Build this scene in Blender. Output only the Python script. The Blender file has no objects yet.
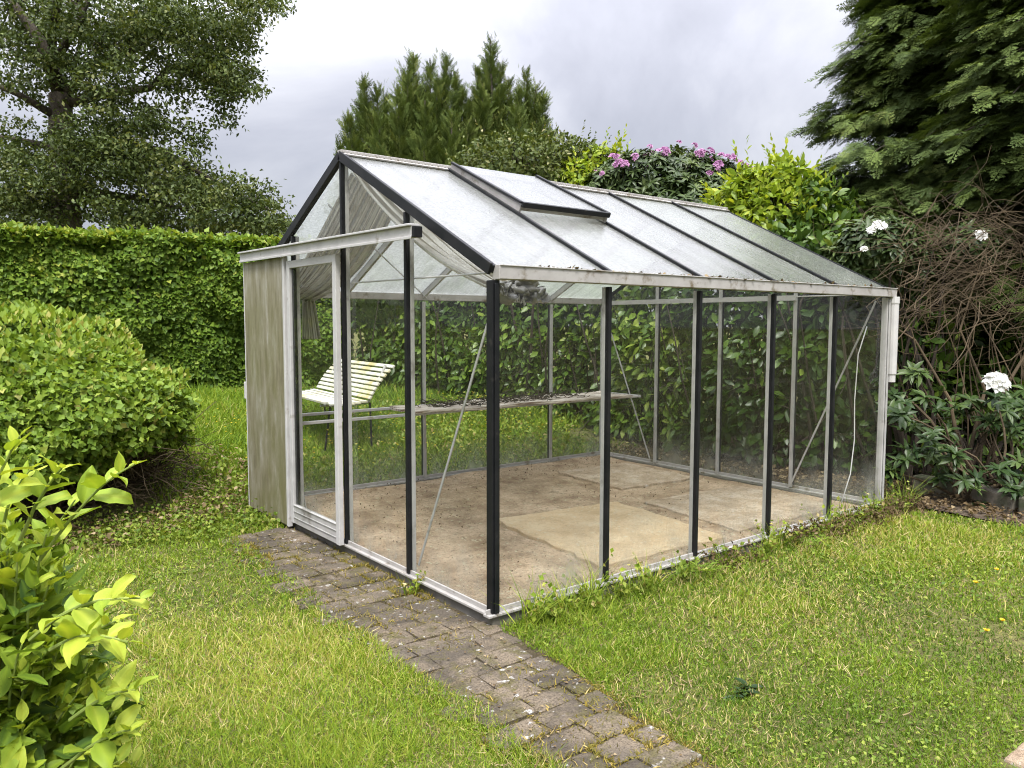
import bpy, math, random
import numpy as np
from mathutils import Matrix, Vector

rng = np.random.default_rng(11)
random.seed(5)
scene = bpy.context.scene
COL = scene.collection
PI = math.pi

# ------------------------------------------------------------------ camera model
F, CX, CY, CZ = 784.747, -2.18724, -2.90619, 1.37709
YAW, PIT, ROL = 0.901419, -0.0767787, 0.0016102
CAM = np.array([CX, CY, CZ])
_f = np.array([math.cos(PIT) * math.cos(YAW), math.cos(PIT) * math.sin(YAW), math.sin(PIT)])
_r0 = np.array([math.sin(YAW), -math.cos(YAW), 0.0])
_u0 = np.cross(_r0, _f)
_r = math.cos(ROL) * _r0 + math.sin(ROL) * _u0
_u = -math.sin(ROL) * _r0 + math.cos(ROL) * _u0


def at(u, v, t):
    """point of the place seen at pixel u, v, t metres in front of the viewpoint"""
    return CAM + t * (_f + _r * (u - 512) / F + _u * (384 - v) / F)


L, WD, HE, HR = 3.70, 2.987, 1.602, 2.39
MID = WD / 2
BX, BY = 0.74, WD / 4


def smooth(a, b, x):
    t = np.clip((np.asarray(x, float) - a) / (b - a), 0, 1)
    return t * t * (3 - 2 * t)


def ground_z(x, y):
    x = np.asarray(x, float); y = np.asarray(y, float)
    return -0.06 + 0.49 * smooth(2.7, 7.6, y) ** 0.85


# ------------------------------------------------------------------ materials
def new_mat(name):
    m = bpy.data.materials.new(name)
    m.use_nodes = True
    nt = m.node_tree
    nt.nodes.clear()
    out = nt.nodes.new('ShaderNodeOutputMaterial')
    return m, nt, out


def N(nt, typ, **kw):
    n = nt.nodes.new(typ)
    for k, v in kw.items():
        if k in n.inputs.keys():
            n.inputs[k].default_value = v
        else:
            setattr(n, k, v)
    return n


def ramp(nt, fac, stops, interp='LINEAR'):
    n = nt.nodes.new('ShaderNodeValToRGB')
    n.color_ramp.interpolation = interp
    cr = n.color_ramp
    while len(cr.elements) < len(stops):
        cr.elements.new(0.5)
    for e, (p, c) in zip(cr.elements, stops):
        e.position = p
        e.color = (*c, 1) if len(c) == 3 else c
    nt.links.new(fac, n.inputs[0])
    return n.outputs[0]


def noise(nt, scale, detail=4, rough=0.55, vec=None, dist=0.0):
    n = N(nt, 'ShaderNodeTexNoise', Scale=scale, Detail=detail, Roughness=rough, Distortion=dist)
    if vec is not None:
        nt.links.new(vec, n.inputs['Vector'])
    return n.outputs['Fac']


def objco(nt, scale=(1, 1, 1)):
    tc = nt.nodes.new('ShaderNodeTexCoord')
    mp = nt.nodes.new('ShaderNodeMapping')
    mp.inputs['Scale'].default_value = scale
    nt.links.new(tc.outputs['Object'], mp.inputs['Vector'])
    return mp.outputs['Vector']


def mixc(nt, fac, a, b, mode='MIX'):
    n = nt.nodes.new('ShaderNodeMix')
    n.data_type = 'RGBA'; n.blend_type = mode
    if isinstance(fac, (int, float)): n.inputs[0].default_value = fac
    else: nt.links.new(fac, n.inputs[0])
    for i, x in ((6, a), (7, b)):
        if isinstance(x, tuple): n.inputs[i].default_value = (*x, 1)
        else: nt.links.new(x, n.inputs[i])
    return n.outputs[2]


def math_(nt, op, a, b=None, clamp=False):
    n = nt.nodes.new('ShaderNodeMath'); n.operation = op; n.use_clamp = clamp
    for i, x in enumerate((a, b)):
        if x is None: continue
        if isinstance(x, (int, float)): n.inputs[i].default_value = x
        else: nt.links.new(x, n.inputs[i])
    return n.outputs[0]


def bump(nt, height, strength, dist=0.01):
    b = N(nt, 'ShaderNodeBump', Strength=strength, Distance=dist)
    nt.links.new(height, b.inputs['Height'])
    return b.outputs['Normal']


def foliage(name, stops, rough=0.5, trans=0.3, spec=0.35, tint=None):
    spec *= 0.6
    m, nt, out = new_mat(name)
    a = nt.nodes.new('ShaderNodeAttribute'); a.attribute_name = 'var'
    c = ramp(nt, a.outputs['Fac'], stops)
    p = N(nt, 'ShaderNodeBsdfPrincipled', Roughness=rough)
    p.inputs['Specular IOR Level'].default_value = spec
    nt.links.new(c, p.inputs['Base Color'])
    tr = nt.nodes.new('ShaderNodeBsdfTranslucent')
    c2 = mixc(nt, 1.0, c, tint or (1.25, 1.2, 0.55), 'MULTIPLY')
    nt.links.new(c2, tr.inputs['Color'])
    mx = nt.nodes.new('ShaderNodeMixShader'); mx.inputs[0].default_value = trans
    nt.links.new(p.outputs[0], mx.inputs[1]); nt.links.new(tr.outputs[0], mx.inputs[2])
    nt.links.new(mx.outputs[0], out.inputs[0])
    return m


def surf(name, stops, scale=6, detail=5, rough=0.6, metallic=0.0, bumps=0.2, bscale=None, stretch=(1, 1, 1), spec=0.4, bdist=0.004, second=None):
    """noise-coloured surface with a little relief"""
    m, nt, out = new_mat(name)
    co = objco(nt, stretch)
    f = noise(nt, scale, detail, 0.6, co)
    c = ramp(nt, f, stops)
    if second:
        sc, lo, hi, colr = second
        g = noise(nt, sc, 6, 0.65, co)
        g = ramp(nt, g, [(lo, (0, 0, 0)), (hi, (1, 1, 1))])
        c = mixc(nt, g, c, colr)
    p = N(nt, 'ShaderNodeBsdfPrincipled', Roughness=rough, Metallic=metallic)
    p.inputs['Specular IOR Level'].default_value = spec
    nt.links.new(c, p.inputs['Base Color'])
    if bumps:
        h = noise(nt, bscale or scale * 6, 5, 0.65, co)
        nt.links.new(bump(nt, h, bumps, bdist), p.inputs['Normal'])
    nt.links.new(p.outputs[0], out.inputs[0])
    return m


M = {}
M['black_metal'] = surf('black_powder_coat', [(0.35, (0.006, 0.007, 0.008)), (0.7, (0.014, 0.014, 0.015))], 9, rough=0.45, spec=0.22, bumps=0.05, second=(14, .62, .75, (.04, .036, .03)))
M['alu'] = surf('weathered_aluminium', [(0.3, (0.34, 0.335, 0.32)), (0.7, (0.46, 0.45, 0.435))], 7, rough=0.5, metallic=0.15, bumps=0.08, second=(5, .56, .74, (.15, .135, .11)))
M['alu_dirty'] = surf('stained_aluminium', [(0.3, (0.30, 0.285, 0.265)), (0.7, (0.42, 0.405, 0.385))], 6, rough=0.6, metallic=0.1, bumps=0.1, second=(8, .55, .68, (.13, .10, .055)))
M['alu_white'] = surf('pale_aluminium', [(0.3, (0.38, 0.375, 0.365)), (0.7, (0.49, 0.48, 0.47))], 7, rough=0.5, bumps=0.06, second=(7, .6, .75, (.2, .18, .14)))
M['concrete'] = surf('weathered_concrete', [(0.3, (0.09, 0.082, 0.07)), (0.7, (0.17, 0.16, 0.14))], 9, rough=0.9, bumps=0.5, second=(3, .5, .68, (.09, .085, .05)))
M['kerb'] = surf('old_stone', [(0.3, (0.10, 0.09, 0.07)), (0.7, (0.24, 0.21, 0.17))], 7, rough=0.95, bumps=0.6, second=(4, .5, .66, (.05, .06, .03)))
M['bark'] = surf('bark', [(0.3, (0.035, 0.028, 0.02)), (0.7, (0.10, 0.085, 0.062))], 10, rough=0.95, bumps=0.9, stretch=(1, 1, 0.25), bdist=0.02)
M['twig'] = surf('dry_twig', [(0.3, (0.040, 0.028, 0.016)), (0.7, (0.135, 0.098, 0.056))], 3, rough=0.9, bumps=0)
M['twig_dark'] = surf('dark_twig', [(0.3, (0.016, 0.012, 0.008)), (0.7, (0.050, 0.037, 0.025))], 3, rough=0.9, bumps=0)
M['stem_green'] = surf('green_stem', [(0.3, (0.13, 0.19, 0.04)), (0.7, (0.22, 0.27, 0.06))], 8, rough=0.6, bumps=0)
M['white_paint'] = surf('white_bench_paint', [(0.3, (0.46, 0.45, 0.38)), (0.7, (0.56, 0.55, 0.49))], 4, rough=0.5, bumps=0.05, second=(3, .50, .66, (.44, .38, .18)))
M['wood'] = surf('weathered_board', [(0.3, (0.34, 0.29, 0.23)), (0.7, (0.64, 0.59, 0.52))], 5, rough=0.9, bumps=0.4, stretch=(0.6, 8, 8), second=(6, .5, .62, (.16, .10, .07)))
M['wire'] = surf('grey_wire', [(0.3, (0.20, 0.19, 0.18)), (0.7, (0.42, 0.41, 0.40))], 8, rough=0.5, metallic=0.3, bumps=0)
M['white_plastic'] = surf('white_plastic', [(0.3, (0.42, 0.41, 0.40)), (0.7, (0.52, 0.51, 0.49))], 6, rough=0.5, bumps=0.03, second=(9, .6, .75, (.4, .37, .3)))


def glass_mat():
    m, nt, out = new_mat('greenhouse_glass')
    lw = nt.nodes.new('ShaderNodeLayerWeight'); lw.inputs['Blend'].default_value = 0.5
    s = math_(nt, 'POWER', lw.outputs['Facing'], 5.0)
    s = math_(nt, 'MULTIPLY', s, 0.62)
    s = math_(nt, 'ADD', s, 0.034, True)
    tr = N(nt, 'ShaderNodeBsdfTransparent'); tr.inputs[0].default_value = (0.93, 0.945, 0.925, 1)
    gl = N(nt, 'ShaderNodeBsdfGlossy', Roughness=0.015)
    mx = nt.nodes.new('ShaderNodeMixShader')
    nt.links.new(s, mx.inputs[0]); nt.links.new(tr.outputs[0], mx.inputs[1]); nt.links.new(gl.outputs[0], mx.inputs[2])
    # dust film and rain-splashed dirt low on the pane
    co = objco(nt)
    sep = nt.nodes.new('ShaderNodeSeparateXYZ'); nt.links.new(co, sep.inputs[0])
    low = nt.nodes.new('ShaderNodeMapRange'); low.clamp = True
    nt.links.new(sep.outputs['Z'], low.inputs[0])
    low.inputs[1].default_value = 0.0; low.inputs[2].default_value = 0.36
    low.inputs[3].default_value = 0.62; low.inputs[4].default_value = 0.032
    n1 = noise(nt, 3.2, 6, 0.7, objco(nt, (1, 1, 0.55)))
    n1 = ramp(nt, n1, [(0.40, (0.12, 0.12, 0.12)), (0.68, (1.2, 1.2, 1.2))])
    fac = math_(nt, 'MULTIPLY', low.outputs[0], n1, True)
    df = N(nt, 'ShaderNodeBsdfDiffuse'); df.inputs[0].default_value = (0.42, 0.43, 0.38, 1)
    tl = N(nt, 'ShaderNodeBsdfTranslucent'); tl.inputs[0].default_value = (0.42, 0.43, 0.38, 1)
    a = nt.nodes.new('ShaderNodeMixShader'); a.inputs[0].default_value = 0.5
    nt.links.new(df.outputs[0], a.inputs[1]); nt.links.new(tl.outputs[0], a.inputs[2])
    m2 = nt.nodes.new('ShaderNodeMixShader')
    nt.links.new(fac, m2.inputs[0]); nt.links.new(mx.outputs[0], m2.inputs[1]); nt.links.new(a.outputs[0], m2.inputs[2])
    nt.links.new(m2.outputs[0], out.inputs[0])
    return m


def roof_glass_mat(name='hammered_roof_glass', base=0.06, dark=1.0, tone=(1, 1, 1)):
    m, nt, out = new_mat(name)
    co = objco(nt)
    v = N(nt, 'ShaderNodeTexVoronoi', Scale=75.0); nt.links.new(co, v.inputs['Vector'])
    nrm = bump(nt, v.outputs['Distance'], 0.28, 0.004)
    n1 = noise(nt, 2.2, 5, 0.65, co)
    fleck = noise(nt, 60, 3, 0.6, co)
    tint = ramp(nt, fleck, [(0.35, (0.42 * dark, 0.44 * dark, 0.42 * dark)), (0.65, (0.57 * dark, 0.59 * dark, 0.58 * dark))])
    run = noise(nt, 3.0, 6, 0.65, objco(nt, (4.5, .5, .5)))
    tint = mixc(nt, ramp(nt, run, [(0.48, (0, 0, 0)), (0.72, (0.6, 0.6, 0.6))]), tint, (0.28, 0.30, 0.25))
    tint = mixc(nt, 1.0, tint, tone, 'MULTIPLY')
    tr = N(nt, 'ShaderNodeBsdfTransparent'); tr.inputs[0].default_value = (0.85, 0.87, 0.86, 1)
    tl = N(nt, 'ShaderNodeBsdfTranslucent'); nt.links.new(tint, tl.inputs[0]); nt.links.new(nrm, tl.inputs['Normal'])
    df = N(nt, 'ShaderNodeBsdfDiffuse'); nt.links.new(tint, df.inputs[0]); nt.links.new(nrm, df.inputs['Normal'])
    gl = N(nt, 'ShaderNodeBsdfGlossy', Roughness=0.22); nt.links.new(nrm, gl.inputs['Normal'])
    lw = nt.nodes.new('ShaderNodeLayerWeight'); lw.inputs['Blend'].default_value = 0.5
    s = math_(nt, 'POWER', lw.outputs['Facing'], 4.0)
    s = math_(nt, 'MULTIPLY', s, 0.9); s = math_(nt, 'ADD', s, 0.07, True)
    a = nt.nodes.new('ShaderNodeMixShader'); a.inputs[0].default_value = 0.42
    nt.links.new(tl.outputs[0], a.inputs[1]); nt.links.new(df.outputs[0], a.inputs[2])
    b = nt.nodes.new('ShaderNodeMixShader')
    oi = nt.nodes.new('ShaderNodeObjectInfo')
    clear = ramp(nt, n1, [(0.35, (0.14, 0.14, 0.14)), (0.7, (0.34, 0.34, 0.34))])
    clear = math_(nt, 'ADD', clear, math_(nt, 'MULTIPLY', oi.outputs['Random'], 0.10))
    clear = math_(nt, 'ADD', clear, base, True)
    nt.links.new(clear, b.inputs[0]); nt.links.new(a.outputs[0], b.inputs[1]); nt.links.new(tr.outputs[0], b.inputs[2])
    c = nt.nodes.new('ShaderNodeMixShader')
    nt.links.new(s, c.inputs[0]); nt.links.new(b.outputs[0], c.inputs[1]); nt.links.new(gl.outputs[0], c.inputs[2])
    nt.links.new(c.outputs[0], out.inputs[0])
    return m


def stained_panel_mat():
    m, nt, out = new_mat('algae_stained_sheet')
    co = objco(nt, (1, 4.6, 0.8))
    streak = noise(nt, 2.8, 7, 0.68, co)
    big = noise(nt, 2.6, 7, 0.68, objco(nt, (1, 1.9, 0.8)))
    c = ramp(nt, streak, [(0.30, (0.085, 0.075, 0.038)), (0.46, (0.19, 0.170, 0.105)), (0.58, (0.27, 0.250, 0.185)), (0.70, (0.42, 0.41, 0.36))])
    alg = ramp(nt, big, [(0.40, (0, 0, 0)), (0.60, (1, 1, 1))])
    sep = nt.nodes.new('ShaderNodeSeparateXYZ'); nt.links.new(objco(nt), sep.inputs[0])
    mr = nt.nodes.new('ShaderNodeMapRange'); mr.clamp = True
    nt.links.new(sep.outputs['Z'], mr.inputs[0])
    mr.inputs[1].default_value = 1.75; mr.inputs[2].default_value = 1.2; mr.inputs[3].default_value = 0.0; mr.inputs[4].default_value = 0.85
    alg = math_(nt, 'MULTIPLY', alg, mr.outputs[0])
    c = mixc(nt, alg, c, (0.128, 0.122, 0.040))
    gre = ramp(nt, noise(nt, 1.4, 4, 0.6, objco(nt, (1, 3, 0.8))), [(0.5, (0, 0, 0)), (0.66, (.8, .8, .8))])
    mr2 = nt.nodes.new('ShaderNodeMapRange'); mr2.clamp = True
    nt.links.new(sep.outputs['Z'], mr2.inputs[0])
    mr2.inputs[1].default_value = 1.1; mr2.inputs[2].default_value = 1.7; mr2.inputs[3].default_value = 0.1; mr2.inputs[4].default_value = 0.7
    c = mixc(nt, math_(nt, 'MULTIPLY', gre, mr2.outputs[0]), c, (0.38, 0.375, 0.35))
    fine = noise(nt, 45, 4, 0.6, objco(nt, (1, 1, 0.4)))
    c = mixc(nt, math_(nt, 'MULTIPLY', fine, 0.35), c, (0.10, 0.095, 0.05))
    p = N(nt, 'ShaderNodeBsdfPrincipled', Roughness=0.65)
    nt.links.new(c, p.inputs['Base Color'])
    nt.links.new(bump(nt, streak, 0.1, 0.002), p.inputs['Normal'])
    nt.links.new(p.outputs[0], out.inputs[0])
    return m


def cloth_mat():
    m, nt, out = new_mat('striped_shade_netting')
    a = nt.nodes.new('ShaderNodeAttribute'); a.attribute_name = 'var'
    s = math_(nt, 'MULTIPLY', a.outputs['Fac'], 2 * PI * 21)
    s = math_(nt, 'SINE', s)
    c = ramp(nt, math_(nt, 'ADD', math_(nt, 'MULTIPLY', s, 0.5), 0.5), [(0.25, (0.34, 0.32, 0.27)), (0.6, (0.74, 0.73, 0.69))])
    g = noise(nt, 4, 5, 0.6, objco(nt))
    c = mixc(nt, ramp(nt, g, [(0.45, (0, 0, 0)), (0.75, (0.6, 0.6, 0.6))]), c, (0.34, 0.30, 0.22))
    df = N(nt, 'ShaderNodeBsdfDiffuse'); tl = N(nt, 'ShaderNodeBsdfTranslucent'); tr = N(nt, 'ShaderNodeBsdfTransparent')
    nt.links.new(c, df.inputs[0]); nt.links.new(c, tl.inputs[0])
    x = nt.nodes.new('ShaderNodeMixShader'); x.inputs[0].default_value = 0.5
    nt.links.new(df.outputs[0], x.inputs[1]); nt.links.new(tl.outputs[0], x.inputs[2])
    y = nt.nodes.new('ShaderNodeMixShader')
    gap = ramp(nt, math_(nt, 'ADD', math_(nt, 'MULTIPLY', s, 0.5), 0.5), [(0.1, (0.35, 0.35, 0.35)), (0.5, (0.04, 0.04, 0.04))])
    nt.links.new(gap, y.inputs[0])
    nt.links.new(x.outputs[0], y.inputs[1]); nt.links.new(tr.outputs[0], y.inputs[2])
    nt.links.new(y.outputs[0], out.inputs[0])
    return m


def ground_mat():
    m, nt, out = new_mat('lawn_soil')
    co = objco(nt)
    n1 = noise(nt, 1.1, 5, 0.6, co); n2 = noise(nt, 38, 4, 0.7, co)
    c = ramp(nt, n1, [(0.35, (0.075, 0.10, 0.022)), (0.55, (0.13, 0.135, 0.042)), (0.72, (0.20, 0.165, 0.085))])
    c = mixc(nt, ramp(nt, n2, [(0.4, (0, 0, 0)), (0.62, (0.8, 0.8, 0.8))]), c, (0.07, 0.05, 0.03))
    p = N(nt, 'ShaderNodeBsdfPrincipled', Roughness=1.0); p.inputs['Specular IOR Level'].default_value = 0.1
    nt.links.new(c, p.inputs['Base Color']); nt.links.new(bump(nt, n2, 0.8, 0.02), p.inputs['Normal'])
    nt.links.new(p.outputs[0], out.inputs[0])
    return m


def soil_mat(name, a, b, cc, scale=2.0, dirt=1.0):
    m, nt, out = new_mat(name)
    co = objco(nt)
    n1 = noise(nt, scale, 7, 0.66, co); n2 = noise(nt, 42, 6, 0.78, co); n3 = noise(nt, 9, 6, 0.7, co)
    c = ramp(nt, n1, [(0.34, a), (0.5, b), (0.66, cc)])
    c = mixc(nt, ramp(nt, n3, [(0.54, (0, 0, 0)), (0.70, (0.55 * dirt,) * 3)]), c, tuple(x * .55 for x in a))
    c = mixc(nt, ramp(nt, n2, [(0.52, (0, 0, 0)), (0.64, (0.8 * dirt,) * 3)]), c, tuple(x * .45 for x in a))
    c = mixc(nt, ramp(nt, noise(nt, 30, 4, 0.7, co), [(0.58, (0, 0, 0)), (0.68, (0.7, 0.7, 0.7))]), c, tuple(min(.6, x * 1.35) for x in cc))
    p = N(nt, 'ShaderNodeBsdfPrincipled', Roughness=1.0); p.inputs['Specular IOR Level'].default_value = 0.12
    nt.links.new(c, p.inputs['Base Color']); nt.links.new(bump(nt, n2, 0.9, 0.03), p.inputs['Normal'])
    nt.links.new(p.outputs[0], out.inputs[0])
    return m


def paver_mat():
    m, nt, out = new_mat('mossy_pavers')
    co = objco(nt)
    a = nt.nodes.new('ShaderNodeAttribute'); a.attribute_name = 'var'
    c = ramp(nt, a.outputs['Fac'], [(0.0, (0.052, 0.044, 0.034)), (0.5, (0.080, 0.067, 0.051)), (1.0, (0.118, 0.099, 0.076))])
    n1 = noise(nt, 3.4, 8, 0.70, co)
    c = mixc(nt, ramp(nt, n1, [(0.44, (0, 0, 0)), (0.62, (0.9, 0.9, 0.9))]), c, (0.195, 0.155, 0.108))
    n2 = noise(nt, 11, 5, 0.7, co)
    c = mixc(nt, ramp(nt, n2, [(0.50, (0, 0, 0)), (0.62, (0.85, 0.85, 0.85))]), c, (0.088, 0.078, 0.028))
    n3 = noise(nt, 23, 3, 0.55, co)
    c = mixc(nt, ramp(nt, n3, [(0.64, (0, 0, 0)), (0.69, (0.85, 0.85, 0.85))]), c, (0.42, 0.41, 0.38))
    n4 = noise(nt, 120, 4, 0.7, co)
    c = mixc(nt, ramp(nt, n4, [(0.46, (0, 0, 0)), (0.62, (0.75, 0.75, 0.75))]), c, (0.04, 0.032, 0.023))
    p = N(nt, 'ShaderNodeBsdfPrincipled', Roughness=0.92); p.inputs['Specular IOR Level'].default_value = 0.25
    nt.links.new(c, p.inputs['Base Color']); nt.links.new(bump(nt, n4, 0.6, 0.008), p.inputs['Normal'])
    nt.links.new(p.outputs[0], out.inputs[0])
    return m


M['glass'] = glass_mat(); M['roof_glass'] = roof_glass_mat(); M['roof_glass_green_reflection'] = roof_glass_mat('green_reflection_roof_glass', 0.06, 1.05, (0.96, 1.0, 0.91)); M['stained'] = stained_panel_mat(); M['cloth'] = cloth_mat()  # same glass on the end panes; green tint paints in the reflected conifers
M['ground'] = ground_mat(); M['paver'] = paver_mat()
M['soil'] = soil_mat('greenhouse_soil', (0.28, 0.192, 0.122), (0.45, 0.33, 0.22), (0.58, 0.445, 0.31), 3.4, .9)
M['slab'] = soil_mat('sandy_slab', (0.50, 0.365, 0.215), (0.60, 0.455, 0.285), (0.66, 0.53, 0.35), 3, .35)
M['slab_grey'] = soil_mat('grey_sandy_slab', (0.36, 0.265, 0.18), (0.50, 0.39, 0.275), (0.62, 0.52, 0.40), 5, .8)
M['bed_soil'] = soil_mat('bed_soil', (0.05, 0.035, 0.022), (0.09, 0.065, 0.042), (0.15, 0.11, 0.075), 3)
M['path_dirt'] = soil_mat('path_dirt', (0.065, 0.052, 0.030), (0.12, 0.098, 0.060), (0.20, 0.160, 0.105), 5)
M['bare'] = soil_mat('bare_path', (0.07, 0.052, 0.036), (0.12, 0.092, 0.066), (0.17, 0.135, 0.10), 3)

G = {}
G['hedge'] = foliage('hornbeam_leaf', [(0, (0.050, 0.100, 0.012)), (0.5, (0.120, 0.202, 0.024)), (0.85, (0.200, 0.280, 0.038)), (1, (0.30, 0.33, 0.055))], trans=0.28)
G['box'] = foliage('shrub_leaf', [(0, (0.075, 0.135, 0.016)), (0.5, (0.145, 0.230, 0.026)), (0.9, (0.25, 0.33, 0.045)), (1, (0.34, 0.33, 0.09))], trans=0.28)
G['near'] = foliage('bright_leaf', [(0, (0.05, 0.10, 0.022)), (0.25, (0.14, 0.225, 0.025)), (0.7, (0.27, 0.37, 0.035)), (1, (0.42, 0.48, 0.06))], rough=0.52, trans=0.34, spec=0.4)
G['oak'] = foliage('tree_leaf', [(0, (0.036, 0.056, 0.015)), (0.5, (0.080, 0.112, 0.030)), (0.85, (0.142, 0.175, 0.052)), (1, (0.185, 0.20, 0.070))], trans=0.22)
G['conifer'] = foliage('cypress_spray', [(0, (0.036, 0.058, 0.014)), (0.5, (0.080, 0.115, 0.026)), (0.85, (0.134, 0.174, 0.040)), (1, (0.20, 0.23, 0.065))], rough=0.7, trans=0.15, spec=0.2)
G['conifer_dark'] = foliage('dark_cypress_spray', [(0, (0.040, 0.064, 0.018)), (0.5, (0.084, 0.124, 0.033)), (0.85, (0.145, 0.198, 0.050)), (1, (0.24, 0.285, 0.085))], rough=0.65, trans=0.15, spec=0.25)
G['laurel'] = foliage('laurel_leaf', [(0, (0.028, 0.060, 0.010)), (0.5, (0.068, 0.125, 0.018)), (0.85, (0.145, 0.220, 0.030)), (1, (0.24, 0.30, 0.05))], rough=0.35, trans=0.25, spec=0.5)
G['yellow'] = foliage('yellow_laurel_leaf', [(0, (0.10, 0.17, 0.02)), (0.5, (0.24, 0.33, 0.03)), (1, (0.42, 0.45, 0.05))], rough=0.4, trans=0.35, spec=0.4)
G['pieris'] = foliage('pieris_leaf', [(0, (0.04, 0.06, 0.015)), (0.5, (0.085, 0.115, 0.026)), (0.85, (0.15, 0.17, 0.05)), (1, (0.33, 0.29, 0.15))], trans=0.2)
G['rhodo'] = foliage('rhododendron_leaf', [(0, (0.028, 0.048, 0.016)), (0.6, (0.062, 0.096, 0.028)), (1, (0.13, 0.17, 0.06))], rough=0.38, trans=0.15, spec=0.45)
G['rhodo_light'] = foliage('pale_rhododendron_leaf', [(0, (0.020, 0.042, 0.013)), (0.6, (0.046, 0.080, 0.022)), (1, (0.105, 0.155, 0.045))], rough=0.38, trans=0.2, spec=0.45)
G['pink'] = foliage('pink_petal', [(0, (0.34, 0.13, 0.30)), (1, (0.60, 0.34, 0.54))], trans=0.3, tint=(1, 1, 1))
G['white'] = foliage('white_petal', [(0, (0.74, 0.74, 0.70)), (1, (0.86, 0.86, 0.82))], trans=0.3, tint=(1, 1, 1))
G['gold'] = foliage('yellow_petal', [(0, (0.70, 0.48, 0.02)), (1, (0.80, 0.62, 0.05))], trans=0.2, tint=(1, 1, 1))
G['grass'] = foliage('grass_blade', [(0, (0.066, 0.128, 0.012)), (0.4, (0.168, 0.262, 0.022)), (0.72, (0.305, 0.368, 0.044)), (0.86, (0.45, 0.39, 0.125)), (1, (0.60, 0.50, 0.27))], trans=0.3, spec=0.25)
G['weed'] = foliage('lawn_weed', [(0, (0.060, 0.115, 0.014)), (0.5, (0.145, 0.210, 0.024)), (0.85, (0.25, 0.295, 0.045)), (1, (0.30, 0.25, 0.085))], trans=0.25)
G['moss'] = foliage('path_moss', [(0, (0.085, 0.085, 0.02)), (0.5, (0.19, 0.165, 0.03)), (0.8, (0.32, 0.235, 0.045)), (1, (0.42, 0.33, 0.15))], trans=0.2)
G['litter'] = foliage('dry_litter', [(0, (0.055, 0.038, 0.020)), (0.6, (0.145, 0.102, 0.055)), (1, (0.30, 0.235, 0.14))], rough=0.95, trans=0.1, spec=0.06)
G['fern'] = foliage('fern_leaf', [(0, (0.13, 0.22, 0.03)), (1, (0.27, 0.38, 0.05))], trans=0.35)


# ------------------------------------------------------------------ mesh helpers
class MB:
    def __init__(s):
        s.v = []; s.f = []; s.var = []

    def add(s, verts, faces, var=0.5):
        o = len(s.v)
        s.v += [tuple(map(float, p)) for p in verts]
        s.f += [tuple(i + o for i in f) for f in faces]
        s.var += [var] * len(verts)

    def box(s, lo, hi, var=0.5):
        x0, y0, z0 = lo; x1, y1, z1 = hi
        s.add([(x0, y0, z0), (x1, y0, z0), (x1, y1, z0), (x0, y1, z0), (x0, y0, z1), (x1, y0, z1), (x1, y1, z1), (x0, y1, z1)],
              [(0, 3, 2, 1), (4, 5, 6, 7), (0, 1, 5, 4), (1, 2, 6, 5), (2, 3, 7, 6), (3, 0, 4, 7)], var)

    def bar(s, p0, p1, w, h, up=(0, 0, 1), off=0.0, var=0.5):
        """box along p0-p1: w across, h along up; off shifts it along up"""
        p0 = Vector(p0); p1 = Vector(p1); d = (p1 - p0).normalized()
        up = Vector(up); sd = d.cross(up).normalized(); up = sd.cross(d).normalized()
        a = sd * w / 2; b0 = up * (off - h / 2); b1 = up * (off + h / 2)
        q = []
        for p in (p0, p1):
            q += [p - a + b0, p + a + b0, p + a + b1, p - a + b1]
        s.add(q, [(0, 1, 2, 3), (7, 6, 5, 4), (0, 4, 5, 1), (1, 5, 6, 2), (2, 6, 7, 3), (3, 7, 4, 0)], var)

    def tube(s, pts, radii, n=6, var=0.5):
        pts = [Vector(p) for p in pts]
        if isinstance(radii, (int, float)): radii = [radii] * len(pts)
        vs, fs = [], []
        ref = Vector((0.31, 0.52, 0.79))
        for i, p in enumerate(pts):
            d = (pts[min(i + 1, len(pts) - 1)] - pts[max(i - 1, 0)])
            d = d.normalized() if d.length > 1e-9 else Vector((0, 0, 1))
            a = d.cross(ref)
            a = a.normalized() if a.length > 1e-3 else d.orthogonal().normalized()
            b = d.cross(a)
            for k in range(n):
                t = 2 * PI * k / n
                vs.append(p + (a * math.cos(t) + b * math.sin(t)) * radii[i])
        for i in range(len(pts) - 1):
            for k in range(n):
                k2 = (k + 1) % n
                fs.append((i * n + k, i * n + k2, (i + 1) * n + k2, (i + 1) * n + k))
        fs.append(tuple(range(n - 1, -1, -1))); fs.append(tuple(range((len(pts) - 1) * n, len(pts) * n)))
        s.add(vs, fs, var)


def link(name, me, mat, parent=None):
    o = bpy.data.objects.new(name, me)
    COL.objects.link(o)
    if mat: me.materials.append(mat)
    if parent is not None:
        o.parent = parent
        r = parent
        M4 = Matrix.Identity(4)
        while r is not None:
            M4 = Matrix.Translation(-Vector(r.location)) @ M4 if r.parent is None else M4
            r = r.parent
        o.matrix_parent_inverse = M4 if parent.parent is None else Matrix.Identity(4)
    return o


def obj(name, mb, mat, parent=None, bevel=0.0, smooth_=False):
    me = bpy.data.meshes.new(name)
    me.from_pydata(mb.v, [], mb.f)
    a = me.attributes.new('var', 'FLOAT', 'POINT'); a.data.foreach_set('value', mb.var)
    if smooth_: me.polygons.foreach_set('use_smooth', [True] * len(me.polygons))
    o = link(name, me, mat, parent)
    if bevel:
        md = o.modifiers.new('bevel', 'BEVEL'); md.width = bevel; md.segments = 2; md.limit_method = 'ANGLE'
    return o


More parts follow.
